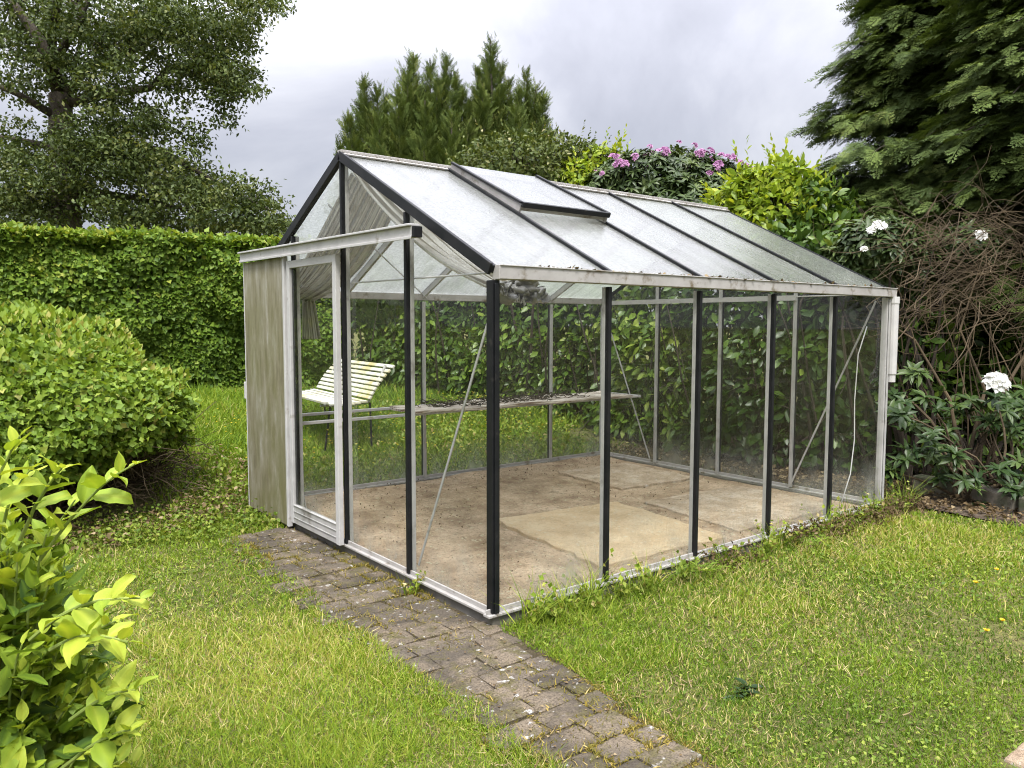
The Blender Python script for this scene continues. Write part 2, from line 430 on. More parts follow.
def big_mesh(name, V, counts, loops, var, mat, parent=None, smooth_=False):
    me = bpy.data.meshes.new(name)
    me.vertices.add(len(V)); me.vertices.foreach_set('co', np.asarray(V, np.float32).ravel())
    me.loops.add(len(loops)); me.loops.foreach_set('vertex_index', np.asarray(loops, np.int32))
    me.polygons.add(len(counts))
    st = np.zeros(len(counts), np.int32); st[1:] = np.cumsum(counts)[:-1]
    me.polygons.foreach_set('loop_start', st)
    a = me.attributes.new('var', 'FLOAT', 'POINT'); a.data.foreach_set('value', np.asarray(var, np.float32))
    me.update(calc_edges=True)
    if smooth_: me.polygons.foreach_set('use_smooth', np.ones(len(counts), bool))
    return link(name, me, mat, parent)


class Scatter:
    """gathers many oriented copies of small templates into ONE mesh"""
    def __init__(s):
        s.V = []; s.C = []; s.Lp = []; s.A = []; s.n = 0

    def add(s, tpl, pos, fwd, nrm, scale, var, wid=None):
        tv, tf = tpl[0], tpl[1]
        dv = tpl[2] if len(tpl) > 2 else None
        pos = np.asarray(pos, float); n = len(pos)
        if n == 0: return
        f = np.asarray(fwd, float); f = f / (np.linalg.norm(f, axis=1, keepdims=True) + 1e-9)
        x = np.cross(f, nrm); ln = np.linalg.norm(x, axis=1, keepdims=True)
        bad = ln[:, 0] < 1e-4
        if bad.any():
            x[bad] = np.cross(f[bad], [[0.3, 0.7, 0.6]]); ln = np.linalg.norm(x, axis=1, keepdims=True)
        x /= ln; z = np.cross(x, f)
        scale = np.broadcast_to(np.asarray(scale, float), (n,))
        w = scale if wid is None else np.broadcast_to(np.asarray(wid, float), (n,))
        V = pos[:, None, :] + (x[:, None, :] * tv[None, :, 0:1] * w[:, None, None]
                               + f[:, None, :] * tv[None, :, 1:2] * scale[:, None, None]
                               + z[:, None, :] * tv[None, :, 2:3] * scale[:, None, None])
        s.V.append(V.reshape(-1, 3))
        m = len(tv)
        fl = np.concatenate([np.array(a) for a in tf]); fc = np.array([len(a) for a in tf])
        off = (np.arange(n) * m + s.n)[:, None]
        s.Lp.append((off + fl[None]).ravel()); s.C.append(np.tile(fc, n))
        av = np.broadcast_to(np.asarray(var, float), (n,))[:, None] + (np.zeros(m) if dv is None else dv)[None]
        s.A.append(np.clip(av, 0, 1).ravel())
        s.n += n * m

    def build(s, name, mat, parent=None, smooth_=False):
        return big_mesh(name, np.concatenate(s.V), np.concatenate(s.C), np.concatenate(s.Lp), np.concatenate(s.A), mat, parent, smooth_)


def tpl_leaf(w=0.45, curl=0.12, fold=0.10):
    ys = [0, 0.12, 0.42, 0.74, 1.0]; hw = [0.0, 0.45, 1.0, 0.72, 0.0]
    v = []; f = []
    for y, h in zip(ys, hw):
        zc = -curl * y * y
        if h == 0: v.append((0, y, zc))
        else:
            v += [(-h * w / 2, y, zc + fold * h * w), (0, y, zc), (h * w / 2, y, zc + fold * h * w)]
    f += [(0, 2, 1), (0, 3, 2)]
    for k in (1, 4):
        f += [(k, k + 1, k + 4, k + 3), (k + 1, k + 2, k + 5, k + 4)]
    f += [(7, 8, 10), (8, 9, 10)]
    return np.array(v, float), f


def tpl_fine_leaf(w=0.45, curl=0.35, fold=0.10, roll=0.0):
    """broad leaf with a pale midrib, a rounded outline and a bent blade"""
    ys = np.array([0, .06, .18, .34, .52, .70, .85, .95, 1.0]); hw = np.array([.04, .30, .74, .98, 1.0, .80, .48, .20, 0.02])
    xs = np.array([-1, -.55, -.10, .10, .55, 1])
    v = []; f = []; dv = []
    for y, h in zip(ys, hw):
        for x in xs:
            xx = x * h * w / 2 if abs(x) > .2 else x * .16 * w * (1.1 - y)
            z = -curl * y * y * .6 + fold * w * abs(x) * h * 1.2 + roll * x * y * w + .018 * math.sin(y * 17 + x * 2) * abs(x)
            v.append((xx, y - .03 * abs(x) * h, z)); dv.append(.16 if abs(x) < .2 else (-.05 if abs(x) < .6 else 0.02))
    for i in range(len(ys) - 1):
        for j in range(5):
            a_ = i * 6 + j; f.append((a_, a_ + 1, a_ + 7, a_ + 6))
    return np.array(v, float), f, np.array(dv)


def tpl_diamond(w=0.55, fold=0.12, mid=0.45):
    return np.array([(0, 0, 0), (-w / 2, mid, fold), (0, 1, -0.05), (w / 2, mid, fold)], float), [(0, 2, 1), (0, 3, 2)]


def tpl_blade(bend=0.35):
    return np.array([(-0.5, 0, 0), (0.5, 0, 0), (0.38, 0.55, bend * 0.25), (-0.38, 0.55, bend * 0.25), (0, 1, bend)], float), [(0, 1, 2, 3), (3, 2, 4)]


def tpl_frond(nside=8, sub=True, droop=0.18, seed=1):
    """flat feathery conifer spray"""
    r = np.random.default_rng(seed)
    v = []; f = []

    def strip(p, d, ln, w):
        d = d / np.linalg.norm(d); sd = np.array([d[1], -d[0], 0]); o = len(v)
        mid = p + d * ln * 0.5; tip = p + d * ln
        tip[2] -= droop * 0.4 * ln
        for q in (p, mid - sd * w / 2, tip, mid + sd * w / 2): v.append(tuple(q))
        f.append((o, o + 1, o + 2, o + 3))
    strip(np.array([0, 0, 0.0]), np.array([0.02, 1, 0]), 1.0, 0.035)
    for i in range(nside):
        y = 0.08 + 0.84 * i / (nside - 1)
        ln0 = 0.40 * (1 - y) ** 0.7 + 0.07
        for sg in (-1, 1):
            ln = ln0 * r.uniform(0.75, 1.2)
            a = math.radians(r.uniform(36, 52))
            p = np.array([0, y + r.uniform(-.03, .03), -droop * y * y * 0.6])
            d = np.array([sg * math.sin(a), math.cos(a), r.uniform(-.25, .12)])
            strip(p, d, ln, 0.05)
            if sub and ln > 0.13:
                k = int(ln / 0.065)
                for j in range(1, k):
                    q = p + d * ln * j / k
                    for s2 in (-1, 1):
                        b = math.radians(38) * s2
                        d2 = np.array([d[0] * math.cos(b) - d[1] * math.sin(b), d[0] * math.sin(b) + d[1] * math.cos(b), d[2] + r.uniform(-.2, .2)])
                        strip(q, d2, 0.10 * r.uniform(0.7, 1.2), 0.032)
    vv = np.array(v, float)
    vv[:, 2] -= droop * np.clip(vv[:, 1], 0, 1) ** 2 * 0.5
    return vv, f


FINE = [tpl_fine_leaf(.50, .25, .10, .0), tpl_fine_leaf(.44, .55, .16, .25), tpl_fine_leaf(.56, .40, .05, -.25), tpl_fine_leaf(.48, .05, .22, .1)]
LEAF = tpl_leaf(); LEAF_WIDE = tpl_leaf(0.62, 0.15, 0.12); LEAF_LONG = tpl_leaf(0.34, 0.22, 0.14); LEAF_SLIM = tpl_leaf(0.31, 0.32, 0.18)
DIA = tpl_diamond(); DIAW = tpl_diamond(0.75, 0.14); BLADE = tpl_blade(); BLADE2 = tpl_blade(0.75)
FRONDS = [tpl_frond(8, True, 0.2, k) for k in range(4)]
PLUMES = [tpl_frond(8, True, 0.02, 10 + k) for k in range(4)]


def unit(n):
    v = rng.normal(size=(n, 3)); return v / np.linalg.norm(v, axis=1, keepdims=True)


def thing(name, label, cat, loc, group=None, kind=None):
    o = bpy.data.objects.new(name, None); COL.objects.link(o)
    o.location = Vector([float(a) for a in loc]); o.empty_display_size = 0.1
    tag(o, label, cat, group, kind)
    return o


def tag(o, label, cat, group=None, kind=None):
    o['label'] = label; o['category'] = cat
    if group: o['group'] = group
    if kind: o['kind'] = kind
    return o


def struct(o):
    o['kind'] = 'structure'
    return o


def noise3(p, s, seed=0):
    """cheap smooth pseudo noise in about -1..1"""
    p = np.asarray(p, float) * s
    r = np.random.default_rng(seed); out = 0
    for k in range(6):
        d = r.normal(size=3); d *= (0.7 + 0.35 * k) / np.linalg.norm(d)
        out = out + np.sin(p @ d + r.uniform(0, 6.28)) / (1 + 0.25 * k)
    return out / 3.0


# ------------------------------------------------------------------ ground
def axis(lo, hi, st, far):
    a = np.arange(lo, hi + 1e-6, st)
    return np.concatenate([-np.array(far[::-1]) + lo, a, np.array(far) + hi])


def path_edge(y):
    """outer (lawn) edge of the paver path at y"""
    return np.interp(y, [-4, -1.1, -0.1, 1.2, 2.3], [-0.60, -0.56, -0.60, -0.53, -0.47])


def in_path(x, y, pad=0.0):
    e = path_edge(y) - pad
    right = np.where(y > 0, 0.02, np.interp(y, [-4, -1.4, 0], [-0.35, -0.13, 0.06])) + pad
    return (x > e) & (x < right) & (y < 2.35 + pad) & (y > -4.2)


def in_house(x, y, pad=0.0):
    return (x > -pad) & (x < L + pad) & (y > -pad) & (y < WD + pad)


gx = axis(-5, 8, 0.1, [4, 15, 60, 200]); gy = axis(-5, 12, 0.1, [4, 15, 60, 200])
X, Y = np.meshgrid(gx, gy)
Z = ground_z(X, Y)
P3 = np.stack([X, Y, 0 * X], -1)
Z = Z + 0.008 * noise3(P3, 2.3, 3) + 0.005 * noise3(P3, 7, 4)
Z = np.where(in_path(X, Y, 0.06) | in_house(X, Y, 0.08), -0.10, Z)
nx, ny = len(gx), len(gy)
ii = (np.arange(ny - 1)[:, None] * nx + np.arange(nx - 1)[None]).ravel()
quads = np.stack([ii, ii + 1, ii + 1 + nx, ii + nx], -1)
g = big_mesh('lawn_ground', np.stack([X, Y, Z], -1).reshape(-1, 3), np.full(len(quads), 4), quads.ravel(), np.zeros(nx * ny), M['ground'], None, True)
struct(g)

# paver path ------------------------------------------------------------
yb = np.linspace(-4.2, 2.33, 240); tb_ = np.linspace(0, 1, 26)
Yb, Tb = np.meshgrid(yb, tb_, indexing='ij')
Rb = np.where(Yb >= 0, 0.0, np.interp(Yb, [-4, -1.4, 0], [-0.33, -0.12, 0.05])); Lb = path_edge(Yb) - .01
Xb = Lb + (Rb - Lb) * Tb
Pb = np.stack([Xb, Yb, 0 * Xb], -1)
Zb = -0.0585 + .0050 * noise3(Pb, 5, 160) + .0042 * noise3(Pb, 13, 161) + .004 * noise3(Pb, 31, 162)
ii = (np.arange(239)[:, None] * 26 + np.arange(25)[None]).ravel()
quads = np.stack([ii, ii + 1, ii + 27, ii + 26], -1)
struct(big_mesh('path_bed', np.stack([Xb, Yb, Zb], -1).reshape(-1, 3), np.full(len(quads), 4), quads.ravel(), np.zeros(Xb.size), M['path_dirt'], None, True))
mb = MB(); JOINTS = []
row = 0; y = -4.2
while y < 2.3:
    dy = random.uniform(0.125, 0.16)
    x = float(path_edge(y)) + random.uniform(-.03, .0) - (row % 2) * 0.07
    lim = -0.015 if y > -0.04 else float(np.interp(y, [-4, -1.4, 0], [-0.34, -0.13, 0.03]))
    while x < lim - 0.03:
        dx = random.uniform(0.17, 0.26)
        x1 = min(x + dx, lim)
        if x1 - x > 0.05:
            gp = random.uniform(0.002, 0.006)
            z = -0.050 + random.uniform(-0.004, 0.004)
            x0, xx, y0, yy = x + gp, x1 - gp, y + gp, y + dy - gp
            tilt = [random.uniform(-.004, .004) for _ in range(4)]
            jit = lambda: random.uniform(-.009, .009)
            c = [(x0 + jit(), y0 + jit()), (xx + jit(), y0 + jit()), (xx + jit(), yy + jit()), (x0 + jit(), yy + jit())]
            bot = [(p[0], p[1], -0.09) for p in c]
            e = 0.010
            cm = ((x0 + xx) / 2, (y0 + yy) / 2)
            mids = [(p[0], p[1], z - 0.005 + t) for p, t in zip(c, tilt)]
            top = [(p[0] + e * (1 if p[0] < cm[0] else -1), p[1] + e * (1 if p[1] < cm[1] else -1), z + t) for p, t in zip(c, tilt)]
            fs = [(8, 9, 10, 11)]
            for k in range(4):
                k2 = (k + 1) % 4
                fs += [(k, k2, 4 + k2, 4 + k), (4 + k, 4 + k2, 8 + k2, 8 + k)]
            mb.add(bot + mids + top, fs, random.random())
            for q in range(4):
                JOINTS.append((c[q], c[(q + 1) % 4]))
        x = x1
    y += dy; row += 1
struct(obj('path', mb, M['paver']))

# greenhouse floor --------------------------------------------------------
nxx, nyy = 75, 60
fx = np.linspace(0.03, L - 0.03, nxx); fy = np.linspace(0.03, WD - 0.03, nyy)
X, Y = np.meshgrid(fx, fy)
P3 = np.stack([X, Y, 0 * X], -1)
Z = -0.02 + 0.010 * noise3(P3, 3, 8) + 0.006 * noise3(P3, 11, 9) + 0.03 * smooth(2.55, 2.95, Y) * (0.6 + 0.4 * noise3(P3, 6, 2))
ii = (np.arange(nyy - 1)[:, None] * nxx + np.arange(nxx - 1)[None]).ravel()
quads = np.stack([ii, ii + 1, ii + 1 + nxx, ii + nxx], -1)
struct(big_mesh('soil_floor', np.stack([X, Y, Z], -1).reshape(-1, 3), np.full(len(quads), 4), quads.ravel(), np.zeros(nxx * nyy), M['soil'], None, True))


def slab(corners, z, mat, label, th=0.05):
    mb = MB()
    pts = []
    n = 12
    for k in range(4):
        a = np.array(corners[k]); b = np.array(corners[(k + 1) % 4])
        for j in range(n):
            q = a + (b - a) * j / n + rng.normal(size=2) * 0.012
            pts.append(q)
    m = len(pts)
    mb.add([(p[0], p[1], z - th) for p in pts] + [(p[0], p[1], z) for p in pts],
           [tuple(range(m, 2 * m))] + [(k, (k + 1) % m, m + (k + 1) % m, m + k) for k in range(m)])
    o = obj('floor_slab', mb, mat, None, 0.006)
    tag(o, label, 'slab', 'slabs lying on the greenhouse floor')
    return o


slab([(0.92, 0.22), (2.02, 0.16), (2.18, 1.30), (1.10, 1.44)], 0.004, M['slab'], 'large pale sandy slab in the middle of the greenhouse floor')
slab([(2.22, 0.20), (3.42, 0.16), (3.46, 1.10), (2.36, 1.18)], -0.001, M['slab_grey'], 'greyish dusty slab on the greenhouse floor at the far right end')
slab([(2.55, 1.62), (3.45, 1.55), (3.50, 2.45), (2.65, 2.52)], 0.001, M['slab_grey'], 'whitish worn slab in the far back corner of the greenhouse floor')

# clods and dry bits lying on the floor
sc = Scatter(); n = 4200
x = rng.uniform(.06, L - .06, n); y = rng.uniform(.06, WD - .06, n)
dd = noise3(np.stack([x, y, 0 * x], -1), 3.4, 120)
k = rng.random(n) < np.clip(.25 + .5 * dd + 1.2 * smooth(2.3, 2.9, y) + .5 * smooth(.35, .05, y), .03, 1)
k &= ~((x > 1.0) & (x < 2.1) & (y > .25) & (y < 1.35) & (rng.random(n) < .88))
x, y = x[k], y[k]; n = len(x)
sc.add(DIAW, np.stack([x, y, np.full(n, -.008) + .02 * smooth(2.5, 2.95, y)], -1), unit(n) + [0, 0, .1], unit(n) * .8 + [0, 0, 1], rng.uniform(.004, .018, n), rng.random(n))
o = sc.build('floor_debris', G['litter']); tag(o, 'brown clods and dry plant bits scattered over the greenhouse soil', 'debris', kind='stuff')

# ------------------------------------------------------------------ greenhouse
gh = thing('greenhouse', 'glass greenhouse with black and silver aluminium frame and pitched frosted roof', 'greenhouse', (0, 0, -0.06))


def part(name, mb, mat, parent=None, bevel=0.0, label=None, **k):
    o = obj(name, mb, mat, parent or gh, bevel, **k)
    if label: o['label'] = label
    return o


# base kerb + sills
mb = MB()
for (a, b) in (((-0.014, -0.014), (L + 0.014, 0.04)), ((-0.014, WD - 0.04), (L + 0.014, WD + 0.014)), ((-0.014, 0.0405), (0.04, WD - 0.0405)), ((L - 0.04, 0.0405), (L + 0.014, WD - 0.0405))):
    mb.box((a[0], a[1], -0.095), (b[0], b[1], -0.008))
part('base_kerb', mb, M['concrete'], bevel=0.006)
for p0, p1 in (((-.045, -0.005, 0.0), (L + .03, -0.005, 0.0)), ((-.03, WD, 0.0), (L + .03, WD, 0.0)), ((-0.008, 0.028, 0.0), (-0.008, WD - .028, 0.0)), ((L, 0.028, 0.0), (L, WD - .028, 0.0))):
    mb = MB(); mb.bar(p0, p1, 0.050, 0.014)
    mb.bar(p0, p1, 0.010, 0.026, off=0.018)
    part('sill', mb, M['alu_dirty'], bevel=0.003)

ZB = 0.012
UPX = (1, 0, 0)


def rake_z(y):
    return HR - abs(y - MID) / MID * (HR - HE)


# corner posts (black)
for (x, yy, sx, sy) in ((0, 0, -1, -1), (L, 0, 1, -1), (0, WD, -1, 1), (L, WD, 1, 1)):
    mb = MB()
    mb.box((x - 0.023, yy - 0.023, ZB), (x + 0.023, yy + 0.023, HE - 0.026))
    mb.box((x - 0.012, yy + sy * 0.030 - 0.004, ZB), (x + 0.012, yy + sy * 0.030 + 0.004, HE - 0.04))
    part('corner_post', mb, M['black_metal'] if x == 0 else M['alu'], bevel=0.004)


def side_bar(x, yy, out, z1, along):
    """black cap outside with a silver fin inside; out = outward normal"""
    ox, oy = out
    mb = MB()
    c = 0.014
    if along == 'x':
        mb.box((x - 0.0115, min(yy, yy + oy * 0.026), ZB), (x + 0.0115, max(yy, yy + oy * 0.026), z1))
    else:
        mb.box((min(x, x + ox * 0.026), yy - 0.0115, ZB), (max(x, x + ox * 0.026), yy + 0.0115, z1))
    o = part('glazing_bar', mb, M['black_metal'], bevel=0.003)
    mb = MB()
    if along == 'x':
        mb.box((x - 0.012, min(yy - oy * .002, yy - oy * 0.026), ZB), (x + 0.012, max(yy - oy * .002, yy - oy * 0.026), z1))
    else:
        mb.box((min(x - ox * .002, x - ox * 0.026), yy - 0.012, ZB), (max(x - ox * .002, x - ox * 0.026), yy + 0.012, z1))
    obj('inner_fin', mb, M['alu'], o, 0.002)
    return o


for k in range(1, 5):
    side_bar(k * BX, 0, (0, -1), HE - 0.035, 'x')
    side_bar(k * BX, WD, (0, 1), HE - 0.035, 'x')
for k in range(1, 4):
    side_bar(0, k * BY, (-1, 0), rake_z(k * BY) - 0.03, 'y')
    side_bar(L, k * BY, (1, 0), rake_z(k * BY) - 0.03, 'y')

# glass panes
for k in range(5):
    for yy in (0.0, WD):
        mb = MB(); x0, x1 = k * BX + .0005, (k + 1) * BX - .0005
        mb.add([(x0, yy, ZB), (x1, yy, ZB), (x1, yy, HE + .004), (x0, yy, HE + .004)], [(0, 1, 2, 3)])
        part('glass_pane', mb, M['glass'])
for k in range(4):
    for x in (0.0, L):
        if x == 0 and k == 2:
            lo = 1.80
        else:
            lo = ZB
        y0, y1 = k * BY + .0005, (k + 1) * BY - .0005
        mb = MB()
        mb.add([(x, y0, lo), (x, y1, lo), (x, y1, rake_z(y1)), (x, y0, rake_z(y0))], [(0, 1, 2, 3)])
        part('glass_pane', mb, M['glass'])

# roof
RN = Vector((0, -(HR - HE), MID)).normalized()   # outward normal of near slope
RNb = Vector((0, (HR - HE), MID)).normalized()
for side in (0, 1):
    ye = -0.02 if side == 0 else WD + 0.02
    ze = HE + 0.042
    nrm = RN if side == 0 else RNb
    for k in range(5):
        mb = MB(); x0, x1 = k * BX + .001, (k + 1) * BX - .001
        mb.add([(x0, ye, ze - .01), (x1, ye, ze - .01), (x1, MID, HR), (x0, MID, HR)], [(0, 1, 2, 3)])
        part('roof_pane', mb, M['roof_glass_green_reflection' if k >= 3 else 'roof_glass'], label='greenish roof pane with conifer reflection painted into its tint' if k >= 3 else None)
    for k in range(0, 6):
        x = k * BX
        e = Vector((x, ye, ze - .01)); r = Vector((x, MID, HR))
        mb = MB()
        if k in (0, 5):
            sx = -0.012 if k == 0 else 0.012
            fat = 1.0 if k == 0 else 0.55
            mb.bar(e + Vector((sx, 0, 0)), r + Vector((sx, 0, 0)), 0.040 * fat, 0.038 * fat, nrm, -0.010)
            mb.bar(e + Vector((sx * 2.2, 0, 0)), r + Vector((sx * 2.2, 0, 0)), 0.014, 0.056 * fat, nrm, -0.010)
            part('rake_beam', mb, M['black_metal'], bevel=0.003)
        else:
            mb.bar(e - (r - e).normalized() * 0.012, r, 0.024, 0.016, nrm, 0.010)
            o = part('rafter', mb, M['black_metal'], bevel=0.003)
            mb = MB(); mb.bar(e + (r - e) * 0.015, r, 0.022, 0.045, nrm, -0.026)
            obj('inner_fin', mb, M['alu'], o, 0.002)
# ridge cap
mb = MB()
mb.box((-0.03, MID - 0.026, HR - 0.002), (L + 0.03, MID + 0.026, HR + 0.022))
mb.bar((-0.03, MID - .03, HR - .004), (L + .03, MID - .03, HR - .004), 0.028, 0.010, RN)
mb.bar((-0.03, MID + .03, HR - .004), (L + .03, MID + .03, HR - .004), 0.028, 0.010, RNb)
for k in range(150):
    x = -0.02 + k * (L + .04) / 150
    mb.box((x, MID - 0.031, HR + 0.004), (x + 0.012, MID - 0.0255, HR + 0.019))
part('ridge_cap', mb, M['alu_dirty'], bevel=0.002)
# gutters
for yy, sg in ((0, -1), (WD, 1)):
    mb = MB()
    y0 = yy + sg * 0.012
    mb.bar((0.0, yy + sg * 0.052, HE + 0.010), (L + 0.05, yy + sg * 0.052, HE + 0.010), 0.006, 0.062)
    mb.bar((0.0, yy + sg * 0.028, HE - 0.020), (L + 0.05, yy + sg * 0.028, HE - 0.020), 0.043, 0.006)
    mb.bar((0.0, yy, HE + 0.006), (L + 0.05, yy, HE + 0.006), 0.010, 0.055)
    mb.bar((0.0, yy + sg * 0.054, HE + 0.041), (L + 0.05, yy + sg * 0.054, HE + 0.041), 0.014, 0.006)
    mb.bar((-0.003, yy + sg * 0.002, HE + 0.010), (-0.003, yy + sg * 0.056, HE + 0.010), 0.005, 0.066)
    part('gutter', mb, M['alu_dirty'], bevel=0.002)
# moss and dirt caught along the gutter lip
sc = Scatter(); n = 900
gxx = rng.uniform(0, L, n); gxx = gxx[rng.random(n) < .35 + .6 * noise3(np.stack([gxx, 0 * gxx, 0 * gxx], -1), 7, 150)]; n = len(gxx)
pos = np.stack([gxx, rng.uniform(-0.056, -0.02, n), HE + 0.036 + .008 * rng.random(n)], -1)
sc.add(DIAW, pos, unit(n) * [1, .4, .3], np.tile([0, 0, 1.0], (n, 1)) + unit(n) * .4, rng.uniform(.010, .034, n), rng.random(n))
o = sc.build('gutter_litter', G['litter'], gh); o['kind'] = 'stuff'
# downpipe
mb = MB()
mb.tube([(L + 0.035, -0.045, HE - 0.06), (L + 0.035, -0.045, HE - 0.60)], 0.033, 12)
mb.tube([(L + 0.035, -0.045, HE - 0.60), (L + 0.035, -0.045, HE - 0.66)], 0.027, 12)
mb.tube([(L + 0.035, -0.045, HE - 0.02), (L + 0.035, -0.045, HE - 0.07)], 0.037, 12)
part('downpipe', mb, M['white_plastic'], smooth_=False, label='short pale drainpipe ending in mid air')
# braces and ties
for a, b in (((0.035, 0.03, HE - .10), (0.035, BY - .02, 0.05)), ((L - .055, WD - .06, HE - .08), (L - .055, 3 * BY + .03, .05)),
             ((L - .055, 0.05, HE - .05), (L - .055, BY - .03, .05)), ((2 * BX, WD - .07, HE - .01), (0.06, MID + .35, HR - .25)),
             ((0.06, WD - .05, HE - .10), (0.06, 3 * BY + .03, .06))):
    mb = MB(); mb.bar(a, b, 0.014, 0.005, (1, 0, 0)); part('brace', mb, M['alu'])
for a, b in (((0.03, 0.02, HE + .012), (0.03, 2 * BY - .02, HE + .02)), ((L - .03, 0.02, HE + .0), (L - .03, BY, HE + .0))):
    mb = MB(); mb.tube([a, b], 0.005, 6); part('tie_wire', mb, M['white_plastic'])
mb = MB(); mb.bar((L - .035, BY - .02, HE - .01), (L - .035, WD - .04, HE - .01), 0.03, 0.042); part('cross_rail', mb, M['alu_white'])
mb = MB(); mb.bar((0, 2 * BY + .016, 1.787), (0, 3 * BY - .016, 1.787), 0.03, 0.03); part('door_header', mb, M['alu_white'])

# roof vent in the second bay
vt = bpy.data.objects.new('roof_vent', None); COL.objects.link(vt); vt.parent = gh; vt.matrix_parent_inverse = Matrix.Translation(-gh.location)
vt.empty_display_size = 0.1
S = Vector((0, -MID, -(HR - HE))).normalized()
top0 = Vector((BX + .01, MID - .03, HR - .012)) + RN * 0.012
wv = BX - .02; lv = 0.80
mb = MB()
A = top0; Bq = top0 + Vector((wv, 0, 0)); Cq = Bq + S * lv + RN * 0.035; Dq = A + S * lv + RN * 0.035
mb.add([A + RN * .034, Bq + RN * .034, Cq + RN * .034, Dq + RN * .034], [(0, 1, 2, 3)])
obj('vent_pane', mb, M['roof_glass'], vt)
mb = MB()
mb.bar(A + RN * .042, Dq + RN * .042, 0.026, 0.014, RN); mb.bar(Bq + RN * .042, Cq + RN * .042, 0.026, 0.014, RN)
mb.bar(Dq + RN * .034 + S * .008, Cq + RN * .034 + S * .008, 0.022, 0.032, RN)
obj('vent_frame', mb, M['black_metal'], vt, 0.003)
mb = MB()
mb.bar(A + RN * .008 + Vector((.004, 0, 0)), Dq + RN * .002 + Vector((.004, 0, 0)), 0.014, 0.052, RN)
mb.bar(Bq + RN * .008 - Vector((.004, 0, 0)), Cq + RN * .002 - Vector((.004, 0, 0)), 0.014, 0.052, RN)
mb.bar(Dq + RN * .006 - S * .018, Cq + RN * .006 - S * .018, 0.02, 0.03, RN)
obj('vent_upstand', mb, M['alu_dirty'], vt, 0.002)

# sliding door in the gable and the stained leaf that has been slid clear
XD = -0.052
door = bpy.data.objects.new('sliding_door', None); COL.objects.link(door); door.parent = gh; door.matrix_parent_inverse = Matrix.Translation(-gh.location)
door['label'] = 'glazed sliding door with pale frame and ribbed kick plate'
y0, y1, zt = 1.488, 2.235, 1.795
mb = MB()
mb.box((XD - .016, y0, 0.004), (XD + .016, y0 + .048, zt)); mb.box((XD - .016, y1 - .045, 0.004), (XD + .016, y1, zt))
mb.box((XD - .0145, y0 + .049, zt - .05), (XD + .0145, y1 - .046, zt - .001))
obj('door_frame', mb, M['alu_white'], door, 0.003)
mb = MB()
mb.box((XD - .013, y0 + .049, 0.006), (XD + .013, y1 - .046, 0.135))
for z in (0.045, 0.088, 0.128): mb.box((XD - .018, y0 + .050, z), (XD - .0135, y1 - .047, z + .007))
obj('kick_plate', mb, M['alu'], door, 0.002)
mb = MB(); mb.add([(XD, y0 + .05, .13), (XD, y1 - .04, .13), (XD, y1 - .04, zt - .04), (XD, y0 + .05, zt - .04)], [(0, 1, 2, 3)])
obj('door_pane', mb, M['glass'], door)
mb = MB(); mb.box((XD + .004, y1 - .078, .14), (XD + .014, y1 - .0465, zt - .052)); obj('door_seal', mb, M['black_metal'], door)

leaf = bpy.data.objects.new('door_leaf', None); COL.objects.link(leaf); leaf.parent = gh; leaf.matrix_parent_inverse = Matrix.Translation(-gh.location)
leaf['label'] = 'opaque door leaf streaked brown and green with algae'
XL = -0.060
ya, yb2 = 2.262, 3.045
mb = MB(); mb.box((XL - .010, ya + .031, -.03), (XL + .010, yb2 - .012, 1.826)); obj('leaf_sheet', mb, M['stained'], leaf)
mb = MB()
mb.box((XL - .016, ya, -.035), (XL + .016, ya + .030, 1.83)); mb.box((XL - .013, yb2 - .011, -.035), (XL + .013, yb2, 1.83))
obj('leaf_edge', mb, M['alu_white'], leaf, 0.003)
mb = MB(); mb.box((XL - .02, yb2 + .001, .80), (XL + .012, yb2 + .022, .93)); obj('door_stop', mb, M['white_plastic'], leaf, 0.004)

rail = bpy.data.objects.new('door_rail', None); COL.objects.link(rail); rail.parent = gh; rail.matrix_parent_inverse = Matrix.Translation(-gh.location)
mb = MB()
mb.bar((-0.07, 0.56, 1.842), (-0.07, 3.045, 1.868), 0.05, 0.055)
mb.bar((-0.078, 0.56, 1.876), (-0.078, 3.045, 1.902), 0.068, 0.012)
mb.bar((-0.098, 0.56, 1.812), (-0.098, 3.045, 1.838), 0.005, 0.016)
obj('rail_profile', mb, M['alu_white'], rail, 0.003)
mb = MB(); mb.box((-.096, .535, 1.812), (-.045, .559, 1.868)); obj('rail_end_cap', mb, M['black_metal'], rail, 0.003)

# white cable hanging inside the far right pane
mb = MB()
pts = [(L - .10, .09, 1.36), (L - .14, .13, 1.15), (L - .15, .14, .8), (L - .17, .12, .5), (L - .25, .10, .25), (L - .42, .07, .06)]
mb.tube(pts, 0.0045, 6)
tag(obj('cable', mb, M['white_plastic'], smooth_=True), 'thin white cable dangling inside the far right pane', 'cable')


# ------------------------------------------------------------------ shade cloths
def sheet(name, fn, nu, nv, label, cat, th=0.003, group=None):
    u = np.linspace(0, 1, nu); v = np.linspace(0, 1, nv)
    V = []; var = []
    for b in v:
        for a in u:
            V.append(fn(a, b)); var.append(b)
    ii = (np.arange(nv - 1)[:, None] * nu + np.arange(nu - 1)[None]).ravel()
    q = np.stack([ii, ii + 1, ii + 1 + nu, ii + nu], -1)
    o = big_mesh(name, np.array(V), np.full(len(q), 4), q.ravel(), np.array(var), M['cloth'], None, True)
    md = o.modifiers.new('thickness', 'SOLIDIFY'); md.thickness = th
    tag(o, label, cat, group)
    return o


